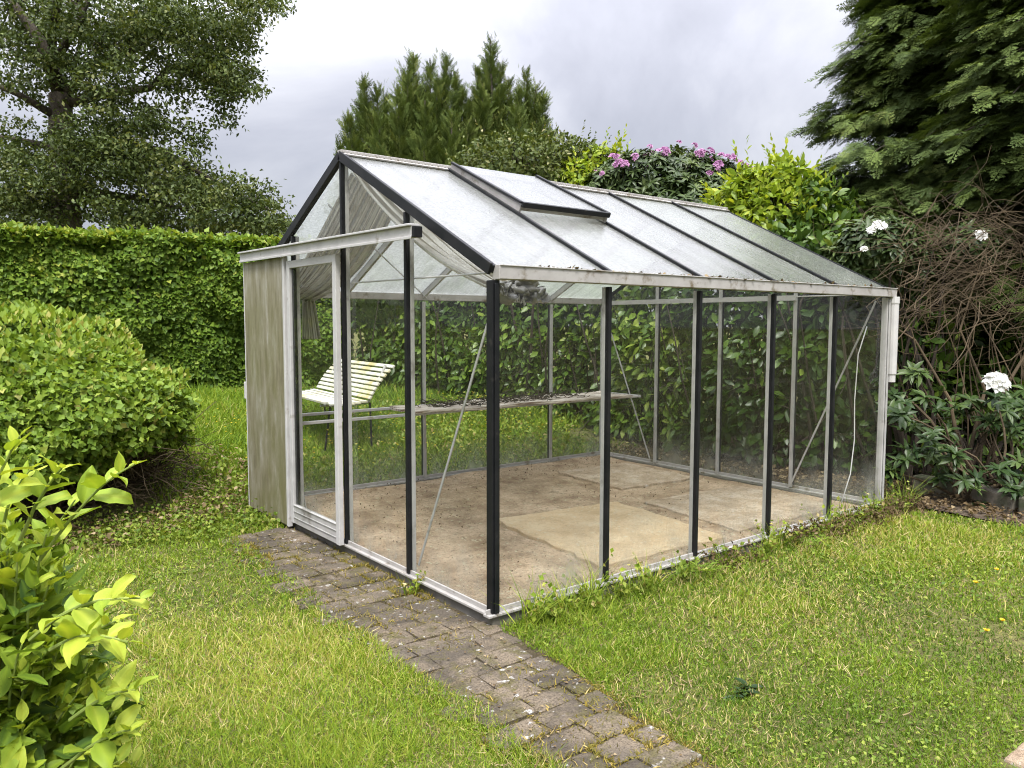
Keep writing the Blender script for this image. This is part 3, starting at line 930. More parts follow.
def drape_right(s, t):
    y = MID - 0.02 - s * (MID - .06)
    z = HR - (MID - y) / MID * (HR - HE) - 0.07
    wdt = 0.62 * (1 - 0.72 * s ** 3) * (0.55 + .45 * min(1, s * 3))
    x = 0.05 + wdt * t
    sag = 0.02 + 0.22 * math.sin(PI * min(1, s * 1.02)) ** 0.8 * (0.60 + 0.40 * t)
    fold = 0.016 * math.sin(t * 46 + s * 3) + 0.008 * math.sin(t * 90 + 5 * s)
    return (x, y, z - sag * (1 - .3 * s) + fold - .06 * t * s)


sheet('shade_cloth', drape_right, 60, 70, 'sagging striped white shade cloth under the right gable slope', 'shade cloth', group='shade cloths in the gable')


def drape_left(s, t):
    y = MID + 0.03 + s * (MID - .42)
    z = HR - (y - MID) / MID * (HR - HE) - 0.08
    x = 0.06 + 0.40 * t * (1 - 0.5 * s * s)
    sag = 0.02 + 0.20 * math.sin(PI * .9 * s) * (0.35 + 0.65 * t) + 0.10 * s * s
    fold = 0.016 * math.sin(t * 50 + s * 2) + 0.008 * math.sin(t * 97 + 3 * s)
    return (x, y, z - sag + fold)


sheet('shade_cloth', drape_left, 60, 70, 'brownish striped shade cloth gathered under the left gable slope', 'shade cloth', group='shade cloths in the gable')
T0 = at(303, 268, 5.75)


def tail(s, t):
    base = T0 + np.array([0.02, 0.0, 0])
    wd = 0.035 + .10 * s
    dx = (t - .5) * wd
    return (base[0] + dx * .8 + 0.03 * s + .01 * math.sin(30 * t), base[1] - dx * .6 - .02 * s + .012 * math.sin(25 * t + 1), base[2] - 0.52 * s)


sheet('shade_cloth', tail, 24, 18, 'loose tail of shade cloth hanging behind the door glass', 'shade cloth', group='shade cloths in the gable')
# crumpled netting behind the near gutter
def net(s_, t_):
    p = np.array([[s_ * 3.0, t_ * 2.0, 0.0]])
    j = lambda q, f_: float(noise3(p, f_, q)[0])
    return (0.08 + .30 * s_ + .03 * j(201, 5), 0.09 + .05 * j(202, 6) + .03 * j(205, 14), HE - .02 - .10 * t_ - .02 * j(203, 7) + .015 * j(204, 13))


o = sheet('crumpled_net', net, 44, 26, 'crumpled grey netting bundled under the front gutter by the black corner post', 'netting')
o.data.materials.clear(); o.data.materials.append(M['wire'])

# ------------------------------------------------------------------ staging shelf in the greenhouse
sh = thing('staging_shelf', 'long staging shelf of thin rails and a weathered board along the back glass', 'shelf', (1.9, 2.65, 0.66))
ZS = 0.66
for yy in (2.42, 2.92):
    mb = MB(); mb.bar((0.06, yy, ZS), (L - .05, yy, ZS), 0.03, 0.022); obj('shelf_rail', mb, M['alu_white'], sh, 0.003)
for x in (0.10, 1.30, 2.55, L - .06):
    mb = MB(); mb.bar((x, 2.40, ZS - .002), (x, 2.935, ZS - .002), 0.022, 0.024); obj('shelf_bracket', mb, M['alu'], sh, 0.002)
mb = MB()
for j, (yy, xs, xe) in enumerate(((2.43, 1.02, 3.50), (2.60, 0.98, 3.42), (2.77, 1.06, 3.52))):
    V = []; n = 26
    for k in range(n):
        x = xs + (xe - xs) * k / (n - 1); zz = ZS + .026 + .006 * math.sin(k * .7 + j) + random.uniform(-.002, .002)
        e = random.uniform(-.008, .008)
        V += [(x, yy - .072 + e, zz), (x, yy + .072 + e, zz), (x, yy + .072 + e, zz - .018), (x, yy - .072 + e, zz - .018)]
    fs = []
    for k in range(n - 1):
        for a in range(4): fs.append((k * 4 + a, k * 4 + (a + 1) % 4, k * 4 + 4 + (a + 1) % 4, k * 4 + 4 + a))
    fs += [(0, 1, 2, 3), tuple((n - 1) * 4 + a for a in (3, 2, 1, 0))]
    mb.add(V, fs)
obj('shelf_board', mb, M['wood'], sh)
mb = MB()
for k in range(170):
    x = random.uniform(1.15, 2.95); yy = random.uniform(2.40, 2.80); p = np.array([x, yy, ZS + .035]); pts = [p]
    a = random.uniform(0, 6.28)
    for j in range(5):
        a += random.uniform(-.9, .9)
        p = p + np.array([math.cos(a) * .035, math.sin(a) * .03, random.uniform(-.014, .020)]); p[2] = max(p[2], ZS + .03)
        pts.append(p)
    mb.tube(pts, 0.003, 4)
tag(obj('tangled_wire', mb, M['twig_dark']), 'dark tangle of wire and dead stems heaped on the shelf board', 'wire')

# ------------------------------------------------------------------ slatted garden bench beyond the greenhouse
pn = at(368, 403, 7.7); pf = at(315, 391, 9.1)
gz_b = float(ground_z((pn[0] + pf[0]) / 2, (pn[1] + pf[1]) / 2))
seat_z = (pn[2] + pf[2]) / 2
ax = np.array([pf[0] - pn[0], pf[1] - pn[1], 0]); blen = np.linalg.norm(ax); ax /= blen
fr = np.array([-ax[1], ax[0], 0])                 # facing left
if fr @ _r > 0: fr = -fr
org = np.array([pn[0], pn[1], 0.0])
bench = thing('garden_bench', 'white slatted garden bench with a reclined back, on the grass beyond the greenhouse', 'bench', (*(org + ax * blen / 2)[:2], gz_b))


def BP(a, b, z):
    return tuple(org + ax * a + fr * b + np.array([0, 0, z]))


mb = MB()
for k in range(7):
    b = 0.03 + k * 0.066; z = seat_z + .015 + .02 * math.sin(k / 6 * PI + PI) + (.01 if k == 6 else 0)
    mb.bar(BP(0, b, z), BP(blen, b, z), 0.056, 0.022)
obj('seat', mb, M['white_paint'], bench, 0.004)
mb = MB()
top_h, lean = 0.34, 0.28
bn = Vector(fr * top_h + np.array([0, 0, lean])).normalized()
for k in range(8):
    q = (k + .5) / 8
    mb.bar(BP(0, -lean * q - .02 + .03 * math.sin(q * PI), seat_z + .03 + top_h * q), BP(blen, -lean * q - .02 + .03 * math.sin(q * PI), seat_z + .03 + top_h * q), 0.038, 0.020, bn)
obj('backrest', mb, M['white_paint'], bench, 0.004)
for a in (0.12, blen - .12):
    mb = MB()
    mb.tube([BP(a, -.24, seat_z + .36), BP(a, -.05, seat_z + .0), BP(a, .2, seat_z - .03), BP(a, .44, seat_z - .01)], 0.014, 8)
    obj('side_frame', mb, M['alu'], bench)
    for b in (-.08, .40):
        mb = MB(); mb.tube([BP(a, b * .85, seat_z - .01), BP(a, b, gz_b - .02)], 0.010, 8); obj('leg', mb, M['black_metal'], bench)


# ------------------------------------------------------------------ vegetation
def branch(mb, p0, p1, r0, r1, bow=0.1, n=6, wob=0.04, sides=7):
    p0 = np.array(p0, float); p1 = np.array(p1, float); d = p1 - p0; ln = np.linalg.norm(d)
    sd = rng.normal(size=3) * wob * ln
    pts = [p0 + d * t + np.array([0, 0, bow * ln * math.sin(PI * t)]) + sd * math.sin(PI * t) + rng.normal(size=3) * wob * .10 * ln * (0 < t < 1) for t in np.linspace(0, 1, n)]
    mb.tube(pts, list(np.linspace(r0, r1, n)), sides)
    return pts


def hedge_leaves(sc, p0, p1, width, zb0, zb1, zt0, zt1, n, size, tpl=DIA, topfrac=0.25, lump=0.07, seed=1, wjit=0.5, front=True, var_pow=1.0, vamp=.08):
    """leaves on the faces and in the outer layer of a clipped hedge; p0-p1 is its front line, width runs to the back"""
    p0 = np.array(p0, float); p1 = np.array(p1, float); d = p1 - p0; ln = np.linalg.norm(d); d = d / ln
    nb = np.array([-d[1], d[0]])
    if nb @ (CAM[:2] - p0) > 0: nb = -nb          # points away from the viewpoint
    a = rng.random(n); istop = rng.random(n) < topfrac
    zt = zt0 + (zt1 - zt0) * a; zb = zb0 + (zb1 - zb0) * a
    depth = np.abs(rng.normal(size=n)) * 0.12
    h = rng.random(n)
    back = rng.random(n) < 0.12
    b = np.where(istop, rng.random(n) * width, np.where(back, width - depth, depth))
    z = np.where(istop, zt - np.abs(rng.normal(size=n)) * .07 + .02, zb + (zt - zb) * h)
    edge = smooth(0.86, 1.0, (z - zb) / (zt - zb)) * (~istop)
    b = b + edge * .08
    pos = np.stack([p0[0] + d[0] * ln * a + nb[0] * b, p0[1] + d[1] * ln * a + nb[1] * b, z], -1)
    lm = noise3(pos, 3.2, seed) * lump + noise3(pos, 8.5, seed + 1) * lump * .6
    pos[:, 0] -= nb[0] * lm * (~istop); pos[:, 1] -= nb[1] * lm * (~istop); pos[:, 2] += lm * .15 * istop
    out = np.where(istop[:, None], [[0, 0, 1.0]], np.array([-nb[0], -nb[1], 0.35])[None] * np.where(back, -1, 1)[:, None])
    nr = out + unit(n) * wjit
    fw = np.where(istop[:, None], unit(n) + [[0, 0, .5]], np.array([-nb[0] * .5, -nb[1] * .5, -0.55])[None] + unit(n) * .75)
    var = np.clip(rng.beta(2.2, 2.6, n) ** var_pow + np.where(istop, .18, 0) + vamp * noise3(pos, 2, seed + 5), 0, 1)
    sc.add(tpl, pos, fw, nr, size * rng.uniform(.7, 1.25, n), var)


def ellip_leaves(sc, c, r, n, size, tpl, shell=0.55, up=0.4, seed=1, lump=0.12, zmin=None, var_add=0.0, jit=0.9, fdown=0.2, wid=None, twist=None):
    d = unit(n); rad = shell + (1 - shell) * rng.random(n) ** 0.6
    lm = 1 + lump * noise3(d * 2.6, 1.6, seed) + lump * .6 * noise3(d * 2.6, 4.2, seed + 2)
    pos = np.array(c) + d * np.array(r) * (rad * lm)[:, None]
    if zmin is not None:
        k = pos[:, 2] > zmin; pos = pos[k]; d = d[k]; rad = rad[k]
    n = len(pos)
    nr = d + [0, 0, up] + unit(n) * jit
    fw = d * .6 + unit(n) + [0, 0, -fdown]
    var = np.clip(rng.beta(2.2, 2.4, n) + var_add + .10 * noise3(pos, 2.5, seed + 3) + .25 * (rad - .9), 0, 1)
    s = size * rng.uniform(.7, 1.25, n)
    sc.add(tpl, pos, fw, nr, s, var)
    return pos


# ---- clipped hornbeam hedge on the left
h0 = np.array([-5.2, 10.05]); h1 = np.array([3.4, 8.10])
zb0, zb1 = float(ground_z(*h0)), float(ground_z(*h1))
hedge = thing('hedge', 'tall clipped green hornbeam hedge behind the lawn at the left', 'hedge', ((h0[0] + h1[0]) / 2, (h0[1] + h1[1]) / 2, zb0))
sc = Scatter()
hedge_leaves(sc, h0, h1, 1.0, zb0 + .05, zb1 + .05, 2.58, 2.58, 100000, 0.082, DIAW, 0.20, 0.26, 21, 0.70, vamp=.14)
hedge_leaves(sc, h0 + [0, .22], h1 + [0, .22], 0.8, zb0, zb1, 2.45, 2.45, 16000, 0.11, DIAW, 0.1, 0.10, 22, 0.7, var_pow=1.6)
n = 1500                                   # loose new shoots on top
a = rng.random(n); pos = np.stack([h0[0] + (h1[0] - h0[0]) * a, h0[1] + (h1[1] - h0[1]) * a + rng.random(n) * .9, 2.56 + rng.random(n) ** 4 * .12], -1)
sc.add(DIAW, pos, unit(n) + [0, 0, .8], unit(n), 0.095 * rng.uniform(.7, 1.2, n), rng.uniform(.6, 1, n))
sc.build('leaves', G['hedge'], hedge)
mb = MB()
for k in range(150):
    a = random.random(); x = h0[0] + (h1[0] - h0[0]) * a; yy = h0[1] + (h1[1] - h0[1]) * a + .45
    branch(mb, (x, yy, .2), (x + random.uniform(-.4, .4), yy + random.uniform(-.35, .3), random.uniform(1.3, 2.5)), .02, .006, 0, 5, .05, 5)
mb.add([(h0[0], h0[1] + .48, .2), (h1[0], h1[1] + .48, .2), (h1[0], h1[1] + .52, 2.35), (h0[0], h0[1] + .52, 2.4)], [(0, 1, 2, 3)])  # flat dark sheet among the twigs, added for the hedge's shaded depth
obj('branches', mb, M['twig_dark'], hedge)

# ---- rounded shrub at the left
bc = np.array([-1.20, 4.02]); gz = float(ground_z(*bc))
shrub = thing('round_shrub', 'big rounded light green shrub with bare dark twigs underneath, left of the greenhouse', 'shrub', (bc[0], bc[1], gz))
sc = Scatter()
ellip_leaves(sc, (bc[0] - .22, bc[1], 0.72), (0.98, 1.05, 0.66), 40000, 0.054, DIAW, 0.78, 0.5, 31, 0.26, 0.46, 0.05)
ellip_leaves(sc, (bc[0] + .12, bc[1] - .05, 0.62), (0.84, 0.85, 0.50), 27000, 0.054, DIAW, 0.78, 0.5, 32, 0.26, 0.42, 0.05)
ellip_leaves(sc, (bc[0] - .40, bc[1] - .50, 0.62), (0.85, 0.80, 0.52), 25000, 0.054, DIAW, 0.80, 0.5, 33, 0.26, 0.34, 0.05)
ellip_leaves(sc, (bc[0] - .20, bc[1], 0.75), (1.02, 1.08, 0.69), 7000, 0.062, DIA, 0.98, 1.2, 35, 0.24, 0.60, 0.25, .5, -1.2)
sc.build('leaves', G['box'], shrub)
mb = MB()
for k in range(700):
    a = random.uniform(0, 6.28); rr = random.uniform(.05, .5); r2 = random.uniform(.5, .92)
    p0 = (bc[0] + math.cos(a) * rr, bc[1] + math.sin(a) * rr, gz - .02)
    p1 = (bc[0] + math.cos(a + random.uniform(-.4, .4)) * r2, bc[1] + math.sin(a + random.uniform(-.4, .4)) * r2, random.uniform(.2, .75))
    branch(mb, p0, p1, random.uniform(.006, .016), .003, random.uniform(-.1, .2), 6, .09, 4)
for k in range(500):
    a = random.uniform(-2.6, .8); r2 = random.uniform(.6, .95)
    p0 = np.array((bc[0] + math.cos(a) * r2, bc[1] + math.sin(a) * r2, random.uniform(.05, .55)))
    branch(mb, p0, p0 + rng.normal(size=3) * [.16, .16, .16], .004, .002, 0, 4, .15, 4)
obj('twigs', mb, M['twig'], shrub)
sc = Scatter(); n = 1500
a = rng.uniform(-1.9, .6, n); r2 = rng.uniform(1.0, 1.55, n)
pos = np.stack([bc[0] + np.cos(a) * r2, bc[1] + np.sin(a) * r2, 0.12 * rng.random(n) ** 2], -1); pos[:, 2] += ground_z(pos[:, 0], pos[:, 1]) + .01
sc.add(DIAW, pos, unit(n) * [1, 1, .3], unit(n) * .5 + [0, 0, 1], rng.uniform(.025, .05, n), rng.random(n))
o = sc.build('leaf_litter', G['litter']); tag(o, 'dry brown leaf litter at the foot of the round shrub', 'leaf litter', kind='stuff')

# ---- foreground bush with big bright leaves
fc = at(-8, 700, 1.80)
near = thing('foreground_bush', 'bright yellow-green bush with large leaves, close at the lower left', 'bush', (fc[0], fc[1], -0.06))
sc = Scatter(); stems = MB()


def shoot(p0, p1, nl, size, vlo, vhi, r=0.004):
    pts = branch(stems, p0, p1, r, r * .45, 0.10, 7, 0.03, 6)
    pts = np.array(pts)
    tt = np.linspace(.22, 1, nl)
    P = np.stack([np.interp(tt * 6, range(7), pts[:, k]) for k in range(3)], -1)
    d = pts[-1] - pts[0]; d /= np.linalg.norm(d)
    s = np.cross(d, [0, 0, 1.0]); s /= np.linalg.norm(s) + 1e-9; w = np.cross(s, d)
    ph = np.arange(nl) * 2.4 + random.uniform(0, 6)
    fw = d * (.55 + .6 * tt[:, None] ** 3) + s * np.cos(ph)[:, None] + w * np.sin(ph)[:, None] * .7 + [0, 0, .15]
    sz = size * (1 - .55 * tt ** 4) * rng.uniform(.75, 1.15, nl)
    nr = np.array([0, 0, 1.0]) + d * .4 + unit(nl) * .35
    vv = np.clip(rng.uniform(vlo, vhi, nl) + .15 * tt ** 3, 0, .92)
    pick = rng.integers(0, 4, nl)
    for q in range(4):
        mk = pick == q
        sc.add(FINE[q], P[mk], fw[mk], nr[mk], sz[mk], vv[mk])


for k in range(210):
    a = random.uniform(0, 6.28); rr = math.sqrt(random.random()); ht = random.random()
    R = 0.31 * (1 - .55 * max(0, ht - .35) / .65)
    tip = np.array([fc[0] + math.cos(a) * R * (.45 + .55 * rr), fc[1] + math.sin(a) * R * (.45 + .55 * rr), .10 + 0.86 * ht])
    base = np.array([fc[0] + math.cos(a) * .07, fc[1] + math.sin(a) * .07, max(-.05, tip[2] - random.uniform(.25, .45))])
    shoot(base, tip, random.randint(9, 13), random.uniform(.068, .100), .35, .95)
for (u0, v0, u1, v1, t) in ((40, 560, 135, 464, 1.72), (30, 640, 140, 598, 1.6), (-10, 560, 20, 436, 1.6), (20, 540, 62, 468, 1.65), (70, 720, 136, 690, 1.6), (50, 650, 128, 642, 1.55), (60, 770, 130, 730, 1.62), (10, 600, 75, 500, 1.9), (30, 700, 118, 620, 1.75), (0, 560, 30, 470, 1.75)):
    shoot(at(u0, v0, t + .06), at(u1, v1, t), 11, .080, .5, 1.0, .0045)
n = 1300                                    # darker leaves inside
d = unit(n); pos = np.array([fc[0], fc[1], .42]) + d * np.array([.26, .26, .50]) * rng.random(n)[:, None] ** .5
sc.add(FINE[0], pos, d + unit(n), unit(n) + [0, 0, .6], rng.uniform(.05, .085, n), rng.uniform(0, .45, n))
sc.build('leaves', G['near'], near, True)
obj('stems', stems, M['stem_green'], near)

# ---- broadleaf tree at the far left
tb = at(66, 236, 17.0); tz = float(ground_z(tb[0], tb[1]))
tree = thing('broadleaf_tree', 'large dark broadleaf tree with a thick trunk rising behind the clipped hedge', 'tree', (tb[0], tb[1], tz))
trunk = MB()
T = 17.0
p = [np.array([tb[0], tb[1], tz - .1]), at(66, 236, T), at(64, 190, T), at(62, 140, T), at(60, 95, T)]
trunk.tube(p, [.42, .33, .29, .26, .22], 12)
for (pts, r0) in (([(60, 95), (50, 50), (56, 10), (60, -60)], .17), ([(60, 92), (40, 40), (15, 5), (-30, -50)], .15), ([(62, 100), (85, 70), (120, 55), (170, 30), (230, 15)], .12),
                  ([(62, 105), (100, 95), (150, 88), (170, 66), (210, 80), (240, 95)], .11), ([(64, 150), (20, 140), (-40, 130)], .09), ([(64, 160), (110, 140), (160, 150), (220, 185), (270, 210)], .11),
                  ([(62, 120), (20, 95), (-40, 70)], .1), ([(56, 60), (80, 20), (100, -30)], .1), ([(66, 190), (120, 195), (190, 210), (250, 220)], .08)):
    q = [at(u_, v_, T + random.uniform(-.8, .8) * (k > 0)) for k, (u_, v_) in enumerate(pts)]
    trunk.tube(q, list(np.linspace(r0, r0 * .22, len(q))), 8)
sc = Scatter()
blobs = [(10, 8, 55, 34, .8), (85, 5, 60, 34, .9), (150, 22, 55, 36, 1), (205, 22, 50, 32, 1), (245, 8, 36, 14, .7), (268, 2, 18, 8, .5), (215, 60, 38, 30, 1), (236, 88, 24, 26, .9), (222, 112, 12, 18, .7), (190, 70, 28, 16, .7),
         (30, 58, 45, 24, .6), (100, 48, 55, 26, .8), (140, 72, 42, 18, .7), (90, 88, 42, 18, .7), (25, 88, 40, 16, .6), (110, 112, 40, 16, .8), (172, 92, 14, 16, .5),
         (150, 122, 34, 18, .9), (95, 140, 50, 24, 1), (30, 160, 42, 26, .9), (20, 205, 60, 36, 1), (80, 185, 50, 34, 1), (135, 165, 48, 30, 1), (176, 175, 36, 28, 1), (205, 192, 34, 24, 1), (240, 200, 34, 24, .9), (262, 215, 24, 20, .8), (150, 215, 70, 26, 1), (225, 225, 55, 16, 1), (274, 232, 18, 12, .7), (0, 128, 30, 12, .4), (185, 140, 18, 16, .6)]
for i, (bu, bv, ru, rv, dens) in enumerate(blobs):
    for dz in (-0.7, 0.3):
        c = at(bu + random.uniform(-6, 6), bv + random.uniform(-3, 3), T + dz * 1.0)
        k = T / F
        area = ru * rv
        nn = int(area * 1.15 * dens)
        # leaves sit in small tufts round twig ends
        tufts = max(4, nn // 46)
        dd = unit(tufts); ce = c + dd * np.array([ru * k * 1.0, ru * k * 1.0, rv * k]) * (rng.random(tufts) ** .45)[:, None]
        rep = np.repeat(np.arange(tufts), 46)
        pos = ce[rep] + np.clip(rng.normal(size=(len(rep), 3)), -1.7, 1.7) * [.20, .20, .075]
        m = len(pos)
        sc.add(DIA, pos, unit(m) + [0, 0, -.3], unit(m) + [0, 0, .8], rng.uniform(.075, .125, m), np.clip(rng.beta(2, 2.6, m) + np.repeat(rng.normal(size=tufts) * .19, 46), 0, 1))
        if dz == 0.3:
            for q in range(0, tufts, 2):
                branch(trunk, c, ce[q], .022, .006, 0.0, 4, .08, 4)
sc.build('crown', G['oak'], tree)
obj('trunk', trunk, M['bark'], tree, smooth_=True)


# ---- upright cypresses behind the greenhouse
def plume_tree(name, label, spires, t, base_uv, group, seed):
    b = at(*base_uv, t); gz = float(ground_z(b[0], b[1]))
    o = thing(name, label, 'conifer', (b[0], b[1], gz), group)
    sc = Scatter(); tr = MB()
    k = t / F
    for (tu, tv, wpx, dt) in spires:
        tip = at(tu, tv, t + dt)
        root = np.array([b[0] + (tip[0] - b[0]) * .55, b[1] + (tip[1] - b[1]) * .55, gz])
        tr.tube([root, root + (tip - root) * .5 + rng.normal(size=3) * .05, tip], [.07, .04, .006], 6)
        H = tip[2] - 1.3
        n = int(820 * H / 3)
        s = rng.random(n) ** .85
        ph = rng.uniform(0, 2 * PI, n)
        half = wpx * k * 1.25
        zc = tip[2] - s * H
        lump = 1 + .55 * noise3(np.stack([np.cos(ph), np.sin(ph), s * 6], -1), 1.6, int(tu))
        rad = half * (0.02 + 1.15 * np.clip(s * 1.3, 0, 1) ** 1.0) * rng.uniform(.1, 1, n) ** .55 * lump
        axp = tip + (root - tip) * s[:, None] * (H / (tip[2] - gz))
        d = np.stack([np.cos(ph), np.sin(ph), 0 * ph], -1)
        pos = np.stack([axp[:, 0] + d[:, 0] * rad * .75, axp[:, 1] + d[:, 1] * rad * .75, zc - .10], -1)
        fw = d * rng.uniform(.35, 1.0, n)[:, None] + [0, 0, 1.0] + unit(n) * .35
        nr = d + unit(n) * .9
        ln = (.11 + .15 * np.clip(s * 2.2, 0, 1)) * rng.uniform(.6, 1.8, n)
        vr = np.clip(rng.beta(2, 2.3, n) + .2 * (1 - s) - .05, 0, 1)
        idx = rng.integers(0, 4, n)
        for q in range(4):
            mk = idx == q
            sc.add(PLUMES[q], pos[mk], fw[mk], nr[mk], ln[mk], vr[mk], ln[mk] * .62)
        # thin leading shoot that nods over
        lean = unit(1)[0] * [1, 1, 0] * .16
        m = 9
        hh = np.linspace(0, 1, m)
        ps = tip - [0, 0, .30] + np.stack([lean[0] * hh ** 2, lean[1] * hh ** 2, .30 * hh], -1)
        sc.add(PLUMES[1], ps, unit(m) * .55 + [0, 0, 1.0], unit(m), .20 * (1.05 - .55 * hh), rng.uniform(.5, 1, m), .11 * (1.05 - .6 * hh))
    sc.build('foliage', G['conifer'], o); obj('trunk', tr, M['bark'], o)
    return o


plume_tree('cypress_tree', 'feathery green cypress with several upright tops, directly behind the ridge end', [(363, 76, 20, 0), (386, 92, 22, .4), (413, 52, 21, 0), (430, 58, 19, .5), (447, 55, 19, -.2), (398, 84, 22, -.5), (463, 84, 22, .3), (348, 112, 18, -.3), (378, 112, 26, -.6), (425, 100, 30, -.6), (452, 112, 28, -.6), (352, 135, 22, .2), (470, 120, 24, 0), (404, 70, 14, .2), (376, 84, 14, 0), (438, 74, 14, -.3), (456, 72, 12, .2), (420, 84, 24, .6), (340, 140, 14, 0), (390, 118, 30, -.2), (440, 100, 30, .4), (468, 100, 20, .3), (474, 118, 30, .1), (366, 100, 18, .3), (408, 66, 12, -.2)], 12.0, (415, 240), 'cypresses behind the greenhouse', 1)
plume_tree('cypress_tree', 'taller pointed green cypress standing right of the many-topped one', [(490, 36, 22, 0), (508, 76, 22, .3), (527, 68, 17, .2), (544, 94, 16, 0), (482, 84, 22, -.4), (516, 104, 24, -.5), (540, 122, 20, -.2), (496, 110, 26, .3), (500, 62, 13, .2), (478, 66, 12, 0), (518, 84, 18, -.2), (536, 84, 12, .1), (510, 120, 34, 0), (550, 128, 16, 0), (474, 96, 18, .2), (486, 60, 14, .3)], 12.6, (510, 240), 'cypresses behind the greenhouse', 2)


def rosettes(sc, pos, nrm, size, nl, tpl=None, vlo=0.1, vhi=0.9, flat=0.45):
    """whorls of long leaves at shoot ends"""
    tpl = tpl or LEAF_SLIM
    n = len(pos)
    nrm = nrm / np.linalg.norm(nrm, axis=1, keepdims=True)
    a = np.cross(nrm, unit(n)); a /= np.linalg.norm(a, axis=1, keepdims=True); b = np.cross(nrm, a)
    vb = rng.uniform(vlo, vhi, n)
    for k in range(nl):
        t = 2 * PI * k / nl + rng.uniform(-.25, .25, n)
        d = a * np.cos(t)[:, None] + b * np.sin(t)[:, None]
        fw = d + nrm * (flat + rng.uniform(-.75, .45, n))[:, None] + unit(n) * .2
        sc.add(tpl, pos, fw, nrm + unit(n) * .2, size * rng.uniform(.7, 1.15, n), np.clip(vb + rng.normal(size=n) * .12, 0, 1))


def truss(sc, pos, nrm, size, nf):
    """a rounded head of open flowers: five petals each"""
    n = len(pos)
    for k in range(nf):
        d = unit(n); d = d * np.sign(np.sum(d * nrm, 1))[:, None] + nrm * .4
        d /= np.linalg.norm(d, axis=1, keepdims=True)
        c = pos + d * size * .62
        a = np.cross(d, unit(n)); a /= np.linalg.norm(a, axis=1, keepdims=True); b = np.cross(d, a)
        for j in range(5):
            t = 2 * PI * j / 5
            e = a * math.cos(t) + b * math.sin(t)
            sc.add(LEAF_WIDE, c, e + d * .55, d - e * .3, size * .52 * rng.uniform(.8, 1.15, n), rng.random(n), size * .62)


def shrub_mound(name, label, cat, parts_, t, mat, size, count, tpl=None, group=None, base_uv=None, ros=None, dz=0.0):
    b = at(*base_uv, t); gz = float(ground_z(b[0], b[1]))
    o = thing(name, label, cat, (b[0], b[1], gz), group)
    sc = Scatter(); tw = MB()
    surf_pts = []
    k = t / F
    for (u_, v_, ru, rv, dt) in parts_:
        c = at(u_, v_, t + dt); r = np.array([ru * k, ru * k, rv * k])
        n = int(count * ru * rv / 1000)
        if ros:
            d = unit(n); d = d[(d @ _f) < .45]
            pos = c + d * r * (1 + .10 * noise3(d * 3, 1.5, len(sc.V)) - .25 * rng.random(len(d)) ** 2)[:, None]
            rosettes(sc, pos, d + [0, 0, .7] + unit(len(d)) * .3, size, ros)
        else:
            pos = ellip_leaves(sc, c, r, n, size, tpl or DIA, .62, .5, len(sc.V) + 40, .24)
            d = (pos - c) / r
            m = max(6, len(pos) // 70)
            pk = rng.choice(np.where(np.linalg.norm(d, axis=1) > .85)[0], m)
            ax_ = d[pk] * [1, 1, .6] + unit(m) * .35 + [0, 0, .9]; ax_ /= np.linalg.norm(ax_, axis=1, keepdims=True)
            hl = rng.uniform(.10, .32, m)
            for q in range(7):
                tq = q / 6
                sc.add(tpl or DIA, pos[pk] + ax_ * (hl * tq)[:, None], ax_ * (.4 + tq) + unit(m) * .8, ax_ + unit(m) * .6, size * (1.05 - .45 * tq) * rng.uniform(.7, 1.1, m), np.clip(rng.beta(2, 2, m) + .1, 0, 1))
        surf_pts.append((pos, d))
        for q in range(3):
            pt = pos[random.randrange(len(pos))]
            branch(tw, (b[0] + random.uniform(-.2, .2), b[1] + random.uniform(-.2, .2), gz), pt, .025, .005, .05, 6, .06, 5)
        for q in range(36):
            pt = pos[random.randrange(len(pos))]; branch(tw, c + (pt - c) * .3, pt, .008, .003, .05, 4, .06, 4)
    sc.build('leaves', mat, o); obj('stems', tw, M['twig_dark'], o)
    return o, surf_pts


# ---- small-leaved shrub with pale tips (right of the cypresses)
shrub_mound('pieris_shrub', 'olive green shrub flecked with cream new shoots, between the cypresses and the pink rhododendron', 'shrub',
            [(520, 172, 62, 34, 0), (478, 180, 40, 26, .2), (560, 164, 44, 26, .1), (582, 168, 26, 24, 0), (540, 200, 60, 40, .2)], 10.6, G['pieris'], 0.075, 1500, DIA, base_uv=(530, 300))
# ---- bright shrub tips beside it
shrub_mound('yellow_green_shrub', 'small yellow-green leafy shrub just left of the pink rhododendron', 'shrub',
            [(600, 162, 18, 14, 0), (578, 176, 24, 14, 0), (618, 158, 10, 8, 0), (590, 192, 34, 22, .1)], 10.3, G['yellow'], 0.09, 1500, LEAF, base_uv=(600, 300))
# ---- pink rhododendron
o, sp = shrub_mound('pink_rhododendron', 'dark leaved rhododendron dotted with pinkish purple flower heads, above the roof', 'shrub',
                    [(640, 184, 42, 30, 0), (676, 183, 46, 30, .1), (712, 189, 36, 28, 0), (734, 194, 24, 22, .2), (612, 190, 26, 26, 0), (680, 220, 80, 45, .3)], 10.0, G['rhodo'], 0.115, 330, base_uv=(680, 300), ros=9)
for i, (pos, d) in enumerate(sp[:5]):
    k = np.where((d[:, 2] > .12) & ((d @ _f) < .1))[0]
    k = rng.choice(k, size=min(len(k), (12, 18, 15, 9, 4)[i]), replace=False)
    for q in k:
        fl = Scatter(); truss(fl, pos[q:q + 1] + d[q:q + 1] * .04 + [0, 0, .02], d[q:q + 1] - _f * .5 + [0, 0, .6], random.uniform(.045, .085), 10)
        fl.build('flower_head', G['pink'], o)
